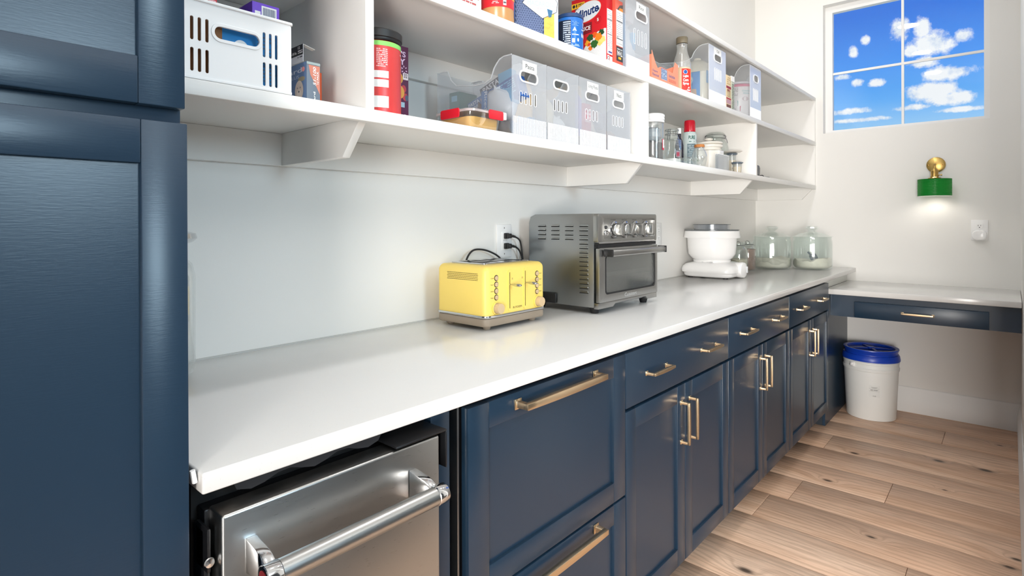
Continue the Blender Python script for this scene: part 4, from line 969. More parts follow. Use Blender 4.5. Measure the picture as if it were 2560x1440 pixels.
# --- pet medicine boxes
t = carton('medicine_box', 'blue and orange dog medicine box with black flap beside the white basket', 'box', .596, .6265, .361, .115, Z1, .087, P((112, 124, 138)))
flat('orange_panel', t, [[(0.004, .080), (.0295, .080), (.0295, .022), (.020, .040), (.008, .060)]], P((206, 132, 112)), FF)
flat('top_band', t, strip(0, .0305, .081, .086), P((160, 176, 176)), F(.0006))
text(t, '51-100', -.004, .034, .0515, .0585, lambda h, v: (.0175-(v-.055), -.0008, .058+(h-.015)), WPAPER, bold=.02, shear=.2)
text(t, '12 PACK', .0, .026, .050, .0545, lambda h, v: (.0245-(v-.0522), -.0008, .056+(h-.013)), WPAPER, bold=.02)
text(t, 'guard', -.012, .020, .05, .056, lambda h, v: (.0175-(v-.053), -.0008, .016+(h-.010)), WPAPER, bold=.02)
BL = P((96, 122, 162)); flat('blue_face', t, strip(-.115, -.0005, .001, .086), BL, FL)
text(t, 'guard', -.112, -.018, .064, .077, L(-.0008), P((206, 214, 224)), bold=.01); text(t, 'PLUS', -.070, -.030, .056, .0625, L(-.0008), P((186, 196, 214)))
flat('leaf_mark', t, [ell(-.012, .072, .006, .005)], P((226, 150, 150)), L(-.0009)); flat('ochre_patch', t, [ell(-.020, .053, .014, .005)], P((150, 142, 118)), L(-.0006))
# a plain pale dog head in place of the printed picture
flat('dog_head', t, [ell(-.030, .030, .017, .021)], P((206, 190, 178)), L(-.0007)); flat('dog_muzzle', t, [ell(-.030, .022, .009, .011)], P((222, 208, 196)), L(-.0009))
flat('dog_features', t, [ell(-.030, .028, .003, .0024, 12), ell(-.036, .036, .0016, .0016, 10), ell(-.024, .036, .0016, .0016, 10)], P((110, 112, 120)), L(-.0011))
fp = MB().box(-.0012, -.0002, .012, .115, .088, .124).build('lid_flap', P((205, 208, 214)), t)
flat('black_panel', fp, strip(-.115, -.012, .103, .124), P((24, 24, 26)), L(-.0014)); text(fp, '51-100 lbs', -.066, -.038, .107, .1125, L(-.0016), WPAPER, bold=.01); text(fp, '12', -.032, -.024, .116, .1215, L(-.0016), WPAPER, bold=.02); fineprint(fp, -.032, -.014, .106, .114, 2, L(-.0016), WPAPER, seed=2); fineprint(fp, -.034, -.014, .097, .101, 1, L(-.0016), INK, seed=3)
MB().prism([(-.0002, .1232), (.026, .117), (.026, .1177), (-.0002, .124)], 'y', .012, .024).build('folded_tab', P((205, 208, 204)), t)
t = carton('medicine_box', 'thin orange medicine box edge behind the blue dog medicine box', 'box', .640, .6665, .300, .10, Z1, .086, P((196, 78, 34)))

# --- canister and snack box
t = thing('powder_canister', 'red drink powder canister with black screw lid and green band', 'canister', (.7925, -.330, Z1))
rc = .0555
CANR = principled('red_wrap', (208, 62, 62), .32)
MB().lathe([(0, .0005), (rc-.003, .0005), (rc, .004), (rc, .164), (rc-.004, .167), (0, .167)], (0, 0), 64).build('body', CANR, t)
def CC(off=0): return lambda h, v: ((rc+off)*sin(h/rc), -(rc+off)*cos(h/rc), v)
lid = MB().lathe([(0, .1675), (rc-.002, .1675), (rc+.000, .170), (rc+.000, .174), (rc+.003, .1755), (rc+.003, .191), (rc-.001, .194), (0, .194)], (0, 0), 72).build('lid', BLACK, t)
flat('green_band', t, strip(-.10, .045, .154, .1645, 24), P((140, 218, 110)), CC(.0003)); flat('white_band', t, strip(.045, .10, .152, .1645, 12), P((232, 236, 232)), CC(.0003))
fineprint(t, -.036, -.010, .105, .148, 10, CC(.0004), P((240, 200, 200)), seed=21); flat('white_panels', t, strip(-.05, -.008, .081, .097, 6)+strip(-.05, -.008, .060, .077, 6)+strip(-.05, -.008, .014, .040, 6), P((236, 240, 238)), CC(.0004))
flat('teal_mark', t, [[(.064+q[0], q[1]) for q in ell(0, .092, .012, .016)]], P((110, 190, 160)), CC(.0004)); flat('side_panel', t, strip(.050, .075, .010, .024, 4), P((190, 230, 215)), CC(.0004)); fineprint(t, .034, .06, .140, .147, 1, CC(.0004), P((245, 220, 220)), seed=2)
t = carton('snack_bar_box', 'plum-coloured snack bar box with opened flap behind the red canister', 'box', .812, .9585, .241, .115, Z1, .2195, P((96, 48, 82)))
S = lambda x: x-.812
LIL = P((236, 208, 236))
text(t, "NATURE'S", S(.838), S(.949), .1905, .206, FF, LIL, bold=.03); text(t, 'BAKERY', S(.846), S(.948), .170, .1868, FF, LIL, bold=.03)
flat('badge', t, [rrect(S(.909), S(.9335), .148, .167, .003)], LIL, FF); text(t, 'R', S(.919), S(.930), .1505, .1635, F(.0007), P((96, 48, 82)), bold=.02)
flat('seeds', t, [[(S(.944)+.0075*cos(a)+.0028*cos(q)*cos(a)-.0016*sin(q)*sin(a), .158+.0085*sin(a)+.0028*cos(q)*sin(a)+.0016*sin(q)*cos(a)) for q in [2*pi*i/10 for i in range(10)]] for a in [radians(40+60*i) for i in range(6)]], LIL, FF)
flat('count_badge', t, [rrect(S(.9395), S(.957), .1315, .1495, .002)], P((244, 236, 240)), FF); text(t, '32', S(.9425), S(.954), .137, .147, F(.0007), P((60, 40, 56)), bold=.01)
for cx, cz, r in ((.9245, .133, .015), (.9270, .097, .017)):
    flat('cookie_picture', t, [ell(S(cx), cz, r, r*1.05)], P((230, 172, 84)), F(.0006)); flat('cookie_filling', t, [ell(S(cx)-.003, cz, r*.5, r*.55)], P((62, 44, 52)), F(.0009))
flat('fruit_picture', t, [ell(S(.942), .107, .008, .010), ell(S(.947), .086, .009, .010)], P((196, 74, 84)), F(.0005)); flat('berry_picture', t, [ell(S(.952), .084, .0055, .008)], P((84, 100, 124)), F(.0007))
flat('small_card', t, strip(S(.929), S(.945), .058, .0715), P((170, 205, 222)), FF); flat('round_badge', t, [ell(S(.946), .033, .007, .007)], P((240, 236, 238)), FF); text(t, '16', S(.943), S(.949), .031, .036, F(.0007), INK); fineprint(t, S(.915), S(.937), .034, .042, 2, FF, P((240, 150, 165)), seed=4)
MB().prism([(.0, .2197), (.1465, .2197), (.130, .238), (.112, .252), (.0, .244)], 'y', .113, .1145).build('lid_flap', principled('flap_board', (72, 50, 36), .8), t)
t = thing('loose_paper', 'thin sheet of paper lying on the top of the shelf bay over the canister', 'paper', (.842, -.30, Z2-.030))
bpy.data.objects.remove(t)

# --- red-clip food container
t = thing('food_container', 'glass food container with red clip lid and orange contents', 'container', (1.048, -.387, Z1))
ORG = principled('orange_food', (222, 168, 84), .5, var=.12, vscale=30)
def tub(x0, x1, y0, y1, r, levels):
    mb = MB(); n = 0
    for k_, z in levels:
        pts = rrect(x0+k_, x1-k_, y0+k_, y1-k_, r, 6); n = len(pts); mb.v += [(p[0], p[1], z) for p in pts]
    for i in range(len(levels)-1):
        for j in range(n): mb.f.append((i*n+j, i*n+(j+1) % n, (i+1)*n+(j+1) % n, (i+1)*n+j))
    mb.f.append(tuple(range(n))[::-1]); mb.f.append(tuple((len(levels)-1)*n+j for j in range(n))); return mb
tub(-.004, .126, -.002, .142, .022, [(.010, .001), (.006, .006), (.001, .046)]).build('bowl', GLASSY, t)
tub(-.001, .123, .001, .139, .020, [(.010, .004), (.006, .008), (.004, .034)]).build('contents', ORG, t)
flat('froth_band', t, [], ORG, FF) if False else None
tub(-.007, .129, -.005, .145, .024, [(0, .0465), (0, .052), (.008, .0560)]).build('lid', seethrough('clip_lid', (244, 236, 236), (240, 226, 226), .55, .08), t)
REDC = principled('red_clip', (214, 32, 48), .35)
MB().prism(rrect(.060, .118, .032, .057, .006), 'y', -.0085, -.0055).build('clip', REDC, t, bev=.001)
MB().prism(rrect(.035, .108, .032, .057, .006), 'x', -.0105, -.0075).build('clip', REDC, t, bev=.001)
MB().prism(rrect(.118, .132, .036, .056, .003), 'y', -.0075, .010).build('lid_tab', P((242, 226, 226)), t, bev=.001)

# --- middle shelf, first bay
t = carton('food_box', 'white box with small red print at the left of the middle shelf', 'box', 1.02, 1.132, .345, .07, Z2, .20, P((226, 222, 218)))
fineprint(t, .02, .104, .036, .062, 3, FF, P((180, 90, 90)), seed=5)
t = thing('peanut_butter_jar', 'peanut butter jar with red label on the middle shelf', 'jar', (1.213, -.330, Z2)); r = .0495
MB().lathe([(0, .0005), (r*.9, .0005), (r, .008), (r, .170), (r*.9, .18), (0, .18)], (0, 0), 56).build('body', principled('peanut_butter', (202, 152, 100), .22, spec=.6), t)
CJ = lambda off: (lambda h, v: ((r+off)*sin(h/r), -(r+off)*cos(h/r), v))
flat('label', t, strip(-.12, .024, .050, .160, 30), P((214, 40, 50)), CJ(.0006)); flat('blue_panel', t, strip(.024, .06, .030, .092, 8), P((50, 96, 190)), CJ(.0007)); flat('yellow_panel', t, strip(.006, .040, .076, .112, 8), P((246, 180, 40)), CJ(.0009))
flat('white_strip', t, strip(-.024, -.014, .055, .125, 3), P((232, 232, 234)), CJ(.0009)); flat('dark_mark', t, strip(-.060, -.052, .082, .105, 3), INK, CJ(.0009)); fineprint(t, -.0235, -.0145, .058, .120, 7, CJ(.0011), INK, seed=8); fineprint(t, -.056, -.036, .058, .066, 2, CJ(.0009), P((246, 220, 220)), seed=9); fineprint(t, .008, .038, .078, .108, 4, CJ(.0011), P((200, 60, 40)), seed=10)
MB().lathe([(r*.94, .181), (r*.97, .184), (r*.97, .2), (0, .201), (0, .1805), (r*.94, .181)], (0, 0), 48).build('lid', REDC, t)
# macaroni box turned towards the left
t = carton('macaroni_box', 'navy patterned macaroni box turned to the left', 'box', 1.297, 1.297+.145, .322, .05, Z2, .235, P((230, 234, 240)), rz=radians(-30))
NV = P((40, 58, 96)); flat('navy_field', t, strip(0, .098, .0005, .200), NV, FF)
polys = []
cs = .0078
for i in range(-1, 14):
    for j in range(0, 22):
        cx = i*cs+(cs/2 if j % 2 else 0); cz = .006+j*cs*.866
        if cx < .004 or cx > .0945 or cz > .15: continue
        for a in (90, 210, 330):
            ca, sa = cos(radians(a)), sin(radians(a)); polys.append([(cx+.0004*ca-.0004*sa, cz+.0004*sa+.0004*ca), (cx+.0034*ca-.0006*sa, cz+.0034*sa+.0006*ca), (cx+.0034*ca+.0006*sa, cz+.0034*sa-.0006*ca), (cx+.0004*ca+.0004*sa, cz+.0004*sa-.0004*ca)])
            a2 = a+60; c2, s2 = cos(radians(a2)), sin(radians(a2)); polys.append([(cx+.0016*c2, cz+.0016*s2), (cx+.0040*c2-.0009*s2, cz+.0040*s2+.0009*c2), (cx+.0044*c2, cz+.0044*s2), (cx+.0040*c2+.0009*s2, cz+.0040*s2-.0009*c2)])
flat('star_pattern', t, polys, P((150, 166, 206)), F(.0006), kind='stuff')
MAC = principled('macaroni', (240, 190, 84), .6, bump=.9, bscale=90, var=.45, vscale=90)
flat('window_panel', t, strip(.098, .132, .003, .105), MAC, F(.0007))
hexa = [(.026, .108), (.093, .066), (.140, .090), (.144, .120), (.100, .175), (.048, .140)]
flat('navy_frame', t, [hexa], P((26, 32, 52)), F(.0009)); flat('white_frame', t, [[(.0925+(x-.0925)*.965, .112+(y-.112)*.965) for x, y in hexa]], P((224, 232, 242)), F(.0012))
text(t, 'MACARONI', .044, .132, .104, .119, F(.0016), P((120, 176, 204)), bold=.0); text(t, 'MACARONI', .0445, .1315, .1045, .1185, F(.0018), P((206, 226, 236)), bold=-.018)
text(t, 'ENRICHED ELBOW', .060, .112, .1245, .128, F(.0016), P((110, 120, 140))); text(t, 'PRODUCT', .076, .100, .0945, .098, F(.0016), P((190, 110, 110)))
flat('blue_scoop', t, [[(.108, .098), (.126, .094), (.122, .074), (.113, .072)]], P((60, 110, 150)), F(.0017))
flat('blue_stripe', t, strip(.1425, .1450, .0, .2), P((226, 232, 238)), F(.0008))
# blue can
t = thing('drink_can', 'bright blue canister with white print in front of the red rice box', 'canister', (1.592, -.320, Z2)); r = .0455
BC = principled('bright_blue_wrap', (30, 106, 190), .3, var=.1, vscale=30)
MB().lathe([(0, .0005), (r-.002, .0005), (r, .003), (r, .125), (0, .1255)], (0, 0), 64).build('body', BC, t)
MB().lathe([(r-.001, .1257), (r+.0015, .1265), (r+.0015, .137), (r-.002, .140), (0, .1405), (0, .126)], (0, 0), 64).build('lid', principled('dark_blue_lid', (28, 62, 110), .35), t)
CK = lambda off: (lambda h, v: ((r+off)*sin(h/r), -(r+off)*cos(h/r), v))
flat('dark_panel', t, strip(-.085, -.040, .010, .115, 8), P((20, 34, 58)), CK(.0004)); fineprint(t, -.066, -.041, .014, .112, 14, CK(.0006), P((205, 220, 240)), seed=31)
fineprint(t, -.036, -.010, .096, .112, 4, CK(.0005), P((120, 160, 200)), seed=32); fineprint(t, -.036, -.012, .064, .070, 1, CK(.0005), WPAPER, seed=33); fineprint(t, -.038, -.008, .028, .036, 2, CK(.0005), P((190, 215, 240)), seed=35)
flat('white_marks', t, [[(-.027+q[0], .085+q[1]) for q in ((-.008, -.006), (.008, -.006), (.004, 0), (0, .008), (-.004, 0))], [(-.036, .040), (-.026, .040), (-.026, .054), (-.036, .054)], ell(-.014, .050, .0035, .006, 14)], P((214, 228, 244)), CK(.0005))
text(t, 'LAB', .010, .022, .104, .113, CK(.0006), WPAPER, bold=.02); text(t, 'DOOR', .010, .022, .094, .102, CK(.0006), WPAPER, bold=.02); fineprint(t, .002, .026, .084, .089, 1, CK(.0006), WPAPER, seed=36)
flat('cup_icons', t, [ell(.004, .068, .003, .008, 12), ell(.012, .067, .0035, .007, 12), ell(.020, .067, .0035, .008, 12)], P((206, 214, 222)), CK(.0006)); flat('foot_mark', t, [ell(.016, .014, .0035, .007, 12)], WPAPER, CK(.0006))
# red rice box: big face turned to the left
t = carton('rice_box', 'red rice box with white oval logo on the middle shelf', 'box', 1.7435, 1.7835, .372, .148, Z2, .262, P((202, 24, 36)))
def R_(D, z): return (D-.372, z-Z2)
def RP(*pts): return [R_(*p) for p in pts]
flat('dark_base', t, [RP((.225, 1.80), (.275, 1.80), (.275, 1.925), (.225, 1.94))], P((120, 18, 30)), FL)
flat('yellow_tab', t, [RP((.2245, 2.020), (.262, 2.022), (.2815, 2.026), (.2815, 2.0395), (.2245, 2.041))], P((232, 178, 40)), L(-.0005)); text(t, '1', *[q for q in (R_(.244, 0)[0], R_(.249, 0)[0])], 2.0255-Z2, 2.037-Z2, L(-.0008), INK, bold=.03); text(t, 'SIMPLE', R_(.252, 0)[0], R_(.278, 0)[0], 2.0305-Z2, 2.0370-Z2, L(-.0008), INK, bold=.02); fineprint(t, R_(.252, 0)[0], R_(.278, 0)[0], 2.0265-Z2, 2.0295-Z2, 1, L(-.0008), INK, seed=5); flat('round_tick', t, [ell(R_(.235, 0)[0], 2.031-Z2, .006, .006, 18)], INK, L(-.0008))
flat('dark_tab', t, [RP((.240, 2.012), (.262, 2.012), (.262, 2.021), (.240, 2.021))], P((60, 24, 24)), L(-.0006)); text(t, 'MIX', R_(.243, 0)[0], R_(.259, 0)[0], 2.0145-Z2, 2.0185-Z2, L(-.0009), WPAPER)
def tilt_ell(cx, cz, rx, rz_, deg, n=36):
    a = radians(deg); return [(cx+rx*cos(q)*cos(a)-rz_*sin(q)*sin(a), cz+rx*cos(q)*sin(a)+rz_*sin(q)*cos(a)) for q in [2*pi*i/n for i in range(n)]]
ox_, oz_ = R_(.291, 1.999)
flat('oval_border', t, [tilt_ell(ox_, oz_, .0605, .0355, 12)], P((226, 150, 120)), L(-.0007)); flat('oval', t, [tilt_ell(ox_, oz_, .059, .034, 12)], P((214, 220, 226)), L(-.0009))
text(t, 'Minute', R_(.2365, 0)[0], R_(.3435, 0)[0], 1.981-Z2, 2.0165-Z2, L(-.0012), P((240, 242, 246)), shear=.25, bold=.07, rot=8, name='lettering_outline'); text(t, 'Minute', R_(.239, 0)[0], R_(.341, 0)[0], 1.983-Z2, 2.0145-Z2, L(-.0016), P((22, 50, 104)), shear=.25, bold=.03, rot=8)
flat('maroon_panel', t, [RP((.262, 1.917), (.312, 1.921), (.312, 1.959), (.262, 1.957))], P((124, 24, 34)), L(-.0005)); text(t, 'RICE', R_(.2685, 0)[0], R_(.306, 0)[0], 1.932-Z2, 1.9465-Z2, L(-.0008), P((246, 240, 240)), bold=.02)
ring = lambda cx, cz, r0, r1: [[(cx+q*cos(2*pi*(i+k_)/24), cz+q*sin(2*pi*(i+k_)/24)) for q, k_ in ((r0, 0), (r1, 0), (r1, 1), (r0, 1))] for i in range(24)]
f5 = R_(.337, 1.960); flat('ring_mark', t, ring(f5[0], f5[1], .0125, .0133)+ring(f5[0], f5[1], .007, .0077), P((120, 10, 22)), L(-.0006)); text(t, '5', f5[0]-.0035, f5[0]+.0035, f5[1]-.0055, f5[1]+.0055, L(-.0008), WPAPER, bold=.03)
RICEP = principled('rice_picture', (222, 222, 220), .6, var=.25, vscale=500)
mound = [R_(.262, 1.80), R_(.371, 1.80), R_(.371, 1.922)]+[R_(.371-.109*q, 1.922+.010*sin(pi*q)-.075*q**1.5+.0012*((i % 2)*2-1)) for i, q in [(i, i/16) for i in range(1, 17)]]
flat('rice_mound', t, [mound], RICEP, L(-.0006))
rr = random.Random(12)
for cx, cz, rx, col in ((.305, 1.902, .013, (38, 78, 36)), (.352, 1.912, .011, (34, 72, 36)), (.322, 1.876, .015, (48, 96, 40)), (.336, 1.886, .010, (150, 180, 70)), (.295, 1.884, .012, (236, 160, 40)), (.300, 1.878, .006, (214, 62, 34)), (.324, 1.908, .011, (230, 90, 30)), (.340, 1.898, .014, (238, 128, 30)), (.356, 1.885, .012, (238, 214, 120)), (.306, 1.864, .009, (236, 116, 30)), (.345, 1.875, .010, (240, 206, 110))):
    c = R_(cx, cz); flat('vegetable_picture', t, [[(c[0]+rx*(1+.18*sin(5*a+cx*99))*cos(a), c[1]+rx*.95*(1+.18*sin(7*a+cz*50))*sin(a)) for a in [2*pi*i/20 for i in range(20)]]], P(col), L(-.0009-rr.random()*.0008))
flat('white_strip', t, strip(.003, .0385, .040, .200), WPAPER, FF); fineprint(t, .005, .037, .115, .197, 12, F(.0006), P((130, 132, 138)), seed=44, fill=.3); fineprint(t, .005, .037, .060, .105, 7, F(.0006), P((150, 152, 158)), seed=45, fill=.3)
flat('rules', t, strip(.005, .037, .162, .164)+strip(.005, .037, .110, .112), INK, F(.0007)); flat('blue_mark', t, strip(.012, .036, .0455, .051), P((60, 70, 140)), F(.0006)); flat('white_corner', t, strip(.022, .038, .014, .034)+strip(.004, .019, .016, .036), WPAPER, F(.0005)); flat('recycle_mark', t, ring(.0115, .026, .004, .006), INK, F(.0008))
# orange-red noodle box
t = carton('noodle_box', 'orange-red noodle box with upside-down print beside the red rice box', 'box', 1.7875, 1.8395, .382, .14, Z2, .243, P((214, 92, 74)))
flat('dark_corner', t, [[(.012, .208), (.052, .206), (.052, .232), (.030, .226)]], P((84, 74, 72)), FF); flat('food_picture', t, [[(.022, .206), (.052, .204), (.052, .218), (.030, .216)]], P((222, 130, 50)), F(.0006))
flat('white_panel', t, strip(.0045, .0505, .078, .206), WPAPER, F(.0008)); fineprint(t, .008, .048, .110, .200, 13, F(.001), P((140, 140, 146)), seed=51, fill=.3); flat('rules', t, strip(.007, .049, .165, .1675)+strip(.007, .049, .102, .105), INK, F(.0011)); text(t, 'Nutrition Facts', .008, .048, .083, .0885, F(.001), INK, rot=180); text(t, '200', .008, .020, .1065, .1115, F(.001), INK, rot=180, bold=.02)
flat('black_panel', t, strip(.0055, .050, .023, .075), P((52, 54, 58)), F(.0007)); text(t, 'THAI', .010, .047, .042, .060, F(.001), WPAPER, rot=180, bold=.02); text(t, 'KITCHEN', .010, .046, .0635, .0685, F(.001), WPAPER, rot=180, bold=.02); flat('amber_mark', t, [rrect(.018, .038, .030, .0385, .002)], P((226, 172, 50)), F(.001))
# contents of the Rice bin
t = carton('food_box', 'light blue and red packet in the left of the Rice bin', 'box', 1.856, 1.884, .368, .16, Z2+.0032, .215, P((214, 226, 236)))
flat('red_panel', t, strip(-.16, -.06, .02, .16), P((172, 52, 80)), FL); flat('blue_panel', t, strip(-.06, 0, .01, .20), P((150, 196, 226)), FL); flat('orange_panel', t, strip(-.12, -.075, .07, .13), P((226, 160, 110)), L(-.0007)); flat('blue_front', t, strip(0, .028, .05, .21), P((160, 204, 232)), FF)
bag('rice_bag', 'white rice bag with pale print in the middle of the Rice bin', (1.94, -.32, Z2+.004), .10, .10, .20, principled('pale_print_film', (232, 228, 226), .4, bump=.4, bscale=40), 22)
t = carton('food_box', 'bright blue packet behind the slots of the Rice bin', 'box', 1.93, 1.952, .372, .012, Z2+.095, .065, P((60, 170, 220)))
t = carton('food_box', 'small orange packet corner standing above the Rice bin', 'box', 1.952, 1.985, .345, .02, Z2+.215, .055, P((226, 206, 200))); t.rotation_euler = (0, radians(12), 0)
# broth cube tray
SAL = principled('salmon_print', (238, 146, 116), .5)
t = thing('broth_tray', 'opened salmon-orange broth carton tray with CHICKEN print', 'box', (2.062, -.384, Z2))
w = .238
MB().plate([(0, .0005), (w, .0005), (w, .105), (w-.030, .112), (w-.052, .062), (.145, .066), (.075, .068), (.05, .058), (.03, .075), (.0, .120)], [], lambda h, v, q: (h, q, v), .0015).build('front_panel', SAL, t)
for x in (0, w-.0015): MB().plate([(.0016, .0005), (.13, .0005), (.13, .09), (.0016, .105)], [], lambda h, v, q: (x+q, h, v), .0015).build('side_panel', SAL, t)
MB().plate([(.0016, .0005), (w-.0016, .0005), (w-.0016, .135), (.06, .118), (.0016, .10)], [], lambda h, v, q: (h, .12+q, v), .0015).build('back_panel', principled('cardboard_inside', (112, 84, 72), .8), t)
box('bottom_panel', SAL, t, .0016, w-.0016, .0016, .1195, .0006, .002)
NB = P((84, 104, 150)); text(t, 'CHICKEN', .146, .205, .040, .050, F(.0004), NB, bold=.02); text(t, 'Organic', .004, .050, .036, .047, F(.0004), NB, shear=.2, bold=.01); text(t, 'Flavored', .004, .058, .022, .033, F(.0004), NB, bold=.01); flat('blue_panel', t, strip(.080, .130, .020, .062), P((168, 184, 206)), F(.0004)); fineprint(t, .082, .128, .022, .060, 6, F(.0007), NB, seed=61); flat('panel_edge', t, strip(.078, .080, .018, .064)+strip(.130, .132, .018, .062)+strip(.080, .130, .0625, .0645), NB, F(.0005)); fineprint(t, .146, .215, .020, .034, 3, F(.0004), P((206, 110, 90)), seed=62)
flat('dotted_edge', t, strip(.1, .1005, .07, .0705), NB, FF) if False else None
# corn syrup bottle
t = thing('syrup_bottle', 'clear corn syrup bottle with red label and brown cap', 'bottle', (2.437, -.340, Z2)); r = .0385
SYR = seethrough('syrup_plastic', (250, 250, 248), (238, 238, 234), .22, .05, .12)
MB().lathe([(0, .0005), (r*.94, .0005), (r, .006), (r, .140), (r*.97, .152), (r*.84, .170), (r*.66, .192), (r*.58, .205), (r*.56, .228), (r*.60, .230), (r*.60, .234), (r*.5, .236), (0, .236)], (0, 0), 48).build('bottle', SYR, t)
MB().lathe([(0, .003), (r*.9, .003), (r*.955, .008), (r*.955, .125), (0, .126)], (0, 0), 40).build('syrup', principled('corn_syrup', (236, 196, 138), .2), t)
MB().lathe([(r*.55, .2365), (r*.64, .237), (r*.65, .242), (r*.65, .262), (r*.60, .265), (0, .265), (0, .2365)], (0, 0), 32).build('cap', principled('olive_cap', (122, 112, 92), .4), t)
CS = lambda off: (lambda h, v: ((r+off)*sin(h/r-.62), -(r+off)*cos(h/r-.62), v))
flat('label', t, strip(-.022, .026, .012, .118, 14), P((220, 50, 38)), CS(.0006)); flat('corn_picture', t, [[(.012, .118), (.0265, .118), (.0265, .025), (.020, .055)]], P((240, 196, 130)), CS(.0009))
text(t, 'Light', -.016, .009, .077, .090, CS(.0012), WPAPER, bold=.03); text(t, 'Corn', -.016, .008, .061, .074, CS(.0012), WPAPER, bold=.03); text(t, 'Syrup', -.017, .011, .043, .058, CS(.0012), WPAPER, bold=.03); text(t, 'All', .004, .015, .030, .038, CS(.0012), WPAPER, shear=.3, bold=.03); text(t, 'Natural', .001, .020, .019, .028, CS(.0012), WPAPER, shear=.3, bold=.03); fineprint(t, -.016, .000, .018, .024, 1, CS(.0012), P((246, 220, 214)), seed=7)
flat('blue_badge', t, [ell(-.006, .103, .0075, .0085)], P((30, 84, 160)), CS(.0013)); flat('badge_ring', t, ring(-.006, .103, .0080, .0095), WPAPER, CS(.0012))
# oil bottle inside the Oil bin
t = thing('oil_bottle', 'big blue-labelled cooking oil bottle inside the Oil bin', 'bottle', (2.712, -.30, Z2+.003)); 
MB().prism(rrect(-.092, .092, -.075, .085, .03), 'z', .0006, .150).lathe([(.088, .151), (.075, .185), (.040, .215), (.018, .222), (.018, .235), (0, .235)], (0, .005), 32).build('bottle', principled('oil_plastic', (226, 220, 200), .25), t, bev=.006)
OL = L(-.0925); flat('label', t, strip(-.055, .046, .002, .148), P((36, 142, 212)), OL); flat('oval', t, [tilt_ell(-.020, .112, .034, .026, 6)], P((140, 176, 206)), L(-.0928)); flat('oval_inner', t, [tilt_ell(-.020, .112, .030, .022, 6)], P((206, 224, 238)), L(-.0932)); text(t, 'Crisco', -.044, .006, .102, .121, L(-.0936), P((34, 70, 120)), bold=.02, shear=.15); flat('banner', t, [[(-.05, .076), (.010, .084), (.012, .094), (-.05, .088)]], P((30, 100, 176)), L(-.0934)); text(t, 'Vegetable', -.045, .004, .080, .0875, L(-.0938), WPAPER, rot=7); 
flat('food_picture', t, [[(-.055, .030), (-.03, .058), (.0, .070), (.028, .066), (.030, .040), (.01, .012), (-.055, .004)]], P((206, 172, 140)), L(-.0930)); flat('food_cup', t, [[(-.050, .004), (.012, .004), (.022, .044), (-.052, .034)]], P((150, 130, 176)), L(-.0936))
flat('front_label', t, strip(-.09, .088, .09, .148), P((120, 190, 236)), F(.0755))
# cake mix boxes and film bag
t = carton('cake_mix_box', 'cream and red baking mix box right of the Oil bin', 'box', 2.850, 2.915, .384, .13, Z2, .172, P((226, 206, 168)))
for a, b, c in ((.106, .118, (150, 34, 50)), (.052, .060, (176, 60, 70)), (.030, .050, (190, 150, 160))): flat('colour_band', t, strip(0, .065, a, b), P(c), FF)
fineprint(t, .008, .057, .064, .100, 5, FF, P((176, 150, 104)), seed=71); flat('choc_picture', t, strip(.002, .063, .002, .026), principled('choc_print', (112, 72, 62), .6, var=.6, vscale=90), F(.0005)); text(t, 'MIX', .014, .050, .092, .104, F(.0006), P((160, 40, 56)), bold=.02); fineprint(t, .008, .057, .125, .165, 4, FF, P((206, 180, 130)), seed=72)
t = carton('baking_box', 'pale grey-green baking box between mix box and last scoop bin', 'box', 2.922, 2.960, .384, .13, Z2, .150, P((186, 192, 176))); fineprint(t, .004, .034, .01, .14, 16, FF, P((120, 124, 110)), seed=73); box('lid', P((236, 236, 236)), t, -.001, .039, -.001, .131, .1505, .178)
bag('film_bag', 'crumpled clear film bag standing behind the baking mix box', (2.930, -.215, Z2), .16, .07, .245, CRINK, 31)
# sweetener tub inside the last bin
t = thing('sweetener_tub', 'white sweetener tub with pink band inside the last milky bin', 'tub', (3.262, -.302, Z2+.003)); r = .0780
MB().lathe([(0, .0006), (r*.97, .0006), (r, .004), (r, .190), (0, .191)], (0, 0), 56).build('body', principled('tub_white', (236, 232, 232), .35), t)
MB().lathe([(r, .1915), (r+.002, .192), (r+.002, .203), (r-.003, .206), (0, .206), (0, .1915)], (0, 0), 56).build('lid', principled('white_lid', (228, 226, 230), .4), t)
A0 = -1.02
CT_ = lambda off: (lambda h, v: ((r+off)*sin(h/r+A0), -(r+off)*cos(h/r+A0), v))
flat('pink_band', t, strip(-.09, .12, .176, .190, 20), P((222, 110, 142)), CT_(.0004)); fineprint(t, -.062, -.02, .125, .172, 9, CT_(.0005), P((160, 150, 152)), seed=81); text(t, 'Granulated', .0, .046, .148, .158, CT_(.0006), P((110, 190, 196)), shear=.2); text(t, 'Allulose', .004, .040, .134, .145, CT_(.0006), P((110, 190, 196)), shear=.2)
flat('teal_patch', t, [rrect(-.075, -.020, .070, .100, .006)], P((112, 186, 188)), CT_(.0005)); flat('pink_patch', t, [rrect(-.012, .050, .040, .070, .005)], P((200, 80, 110)), CT_(.0005)); text(t, 'Zero Calorie', -.006, .044, .050, .061, CT_(.0008), WPAPER, bold=.02); flat('spoon_picture', t, [ell(.018, .108, .018, .012, 18)], P((206, 190, 194)), CT_(.0005)); fineprint(t, -.07, -.03, .01, .060, 8, CT_(.0005), P((180, 176, 178)), seed=82)

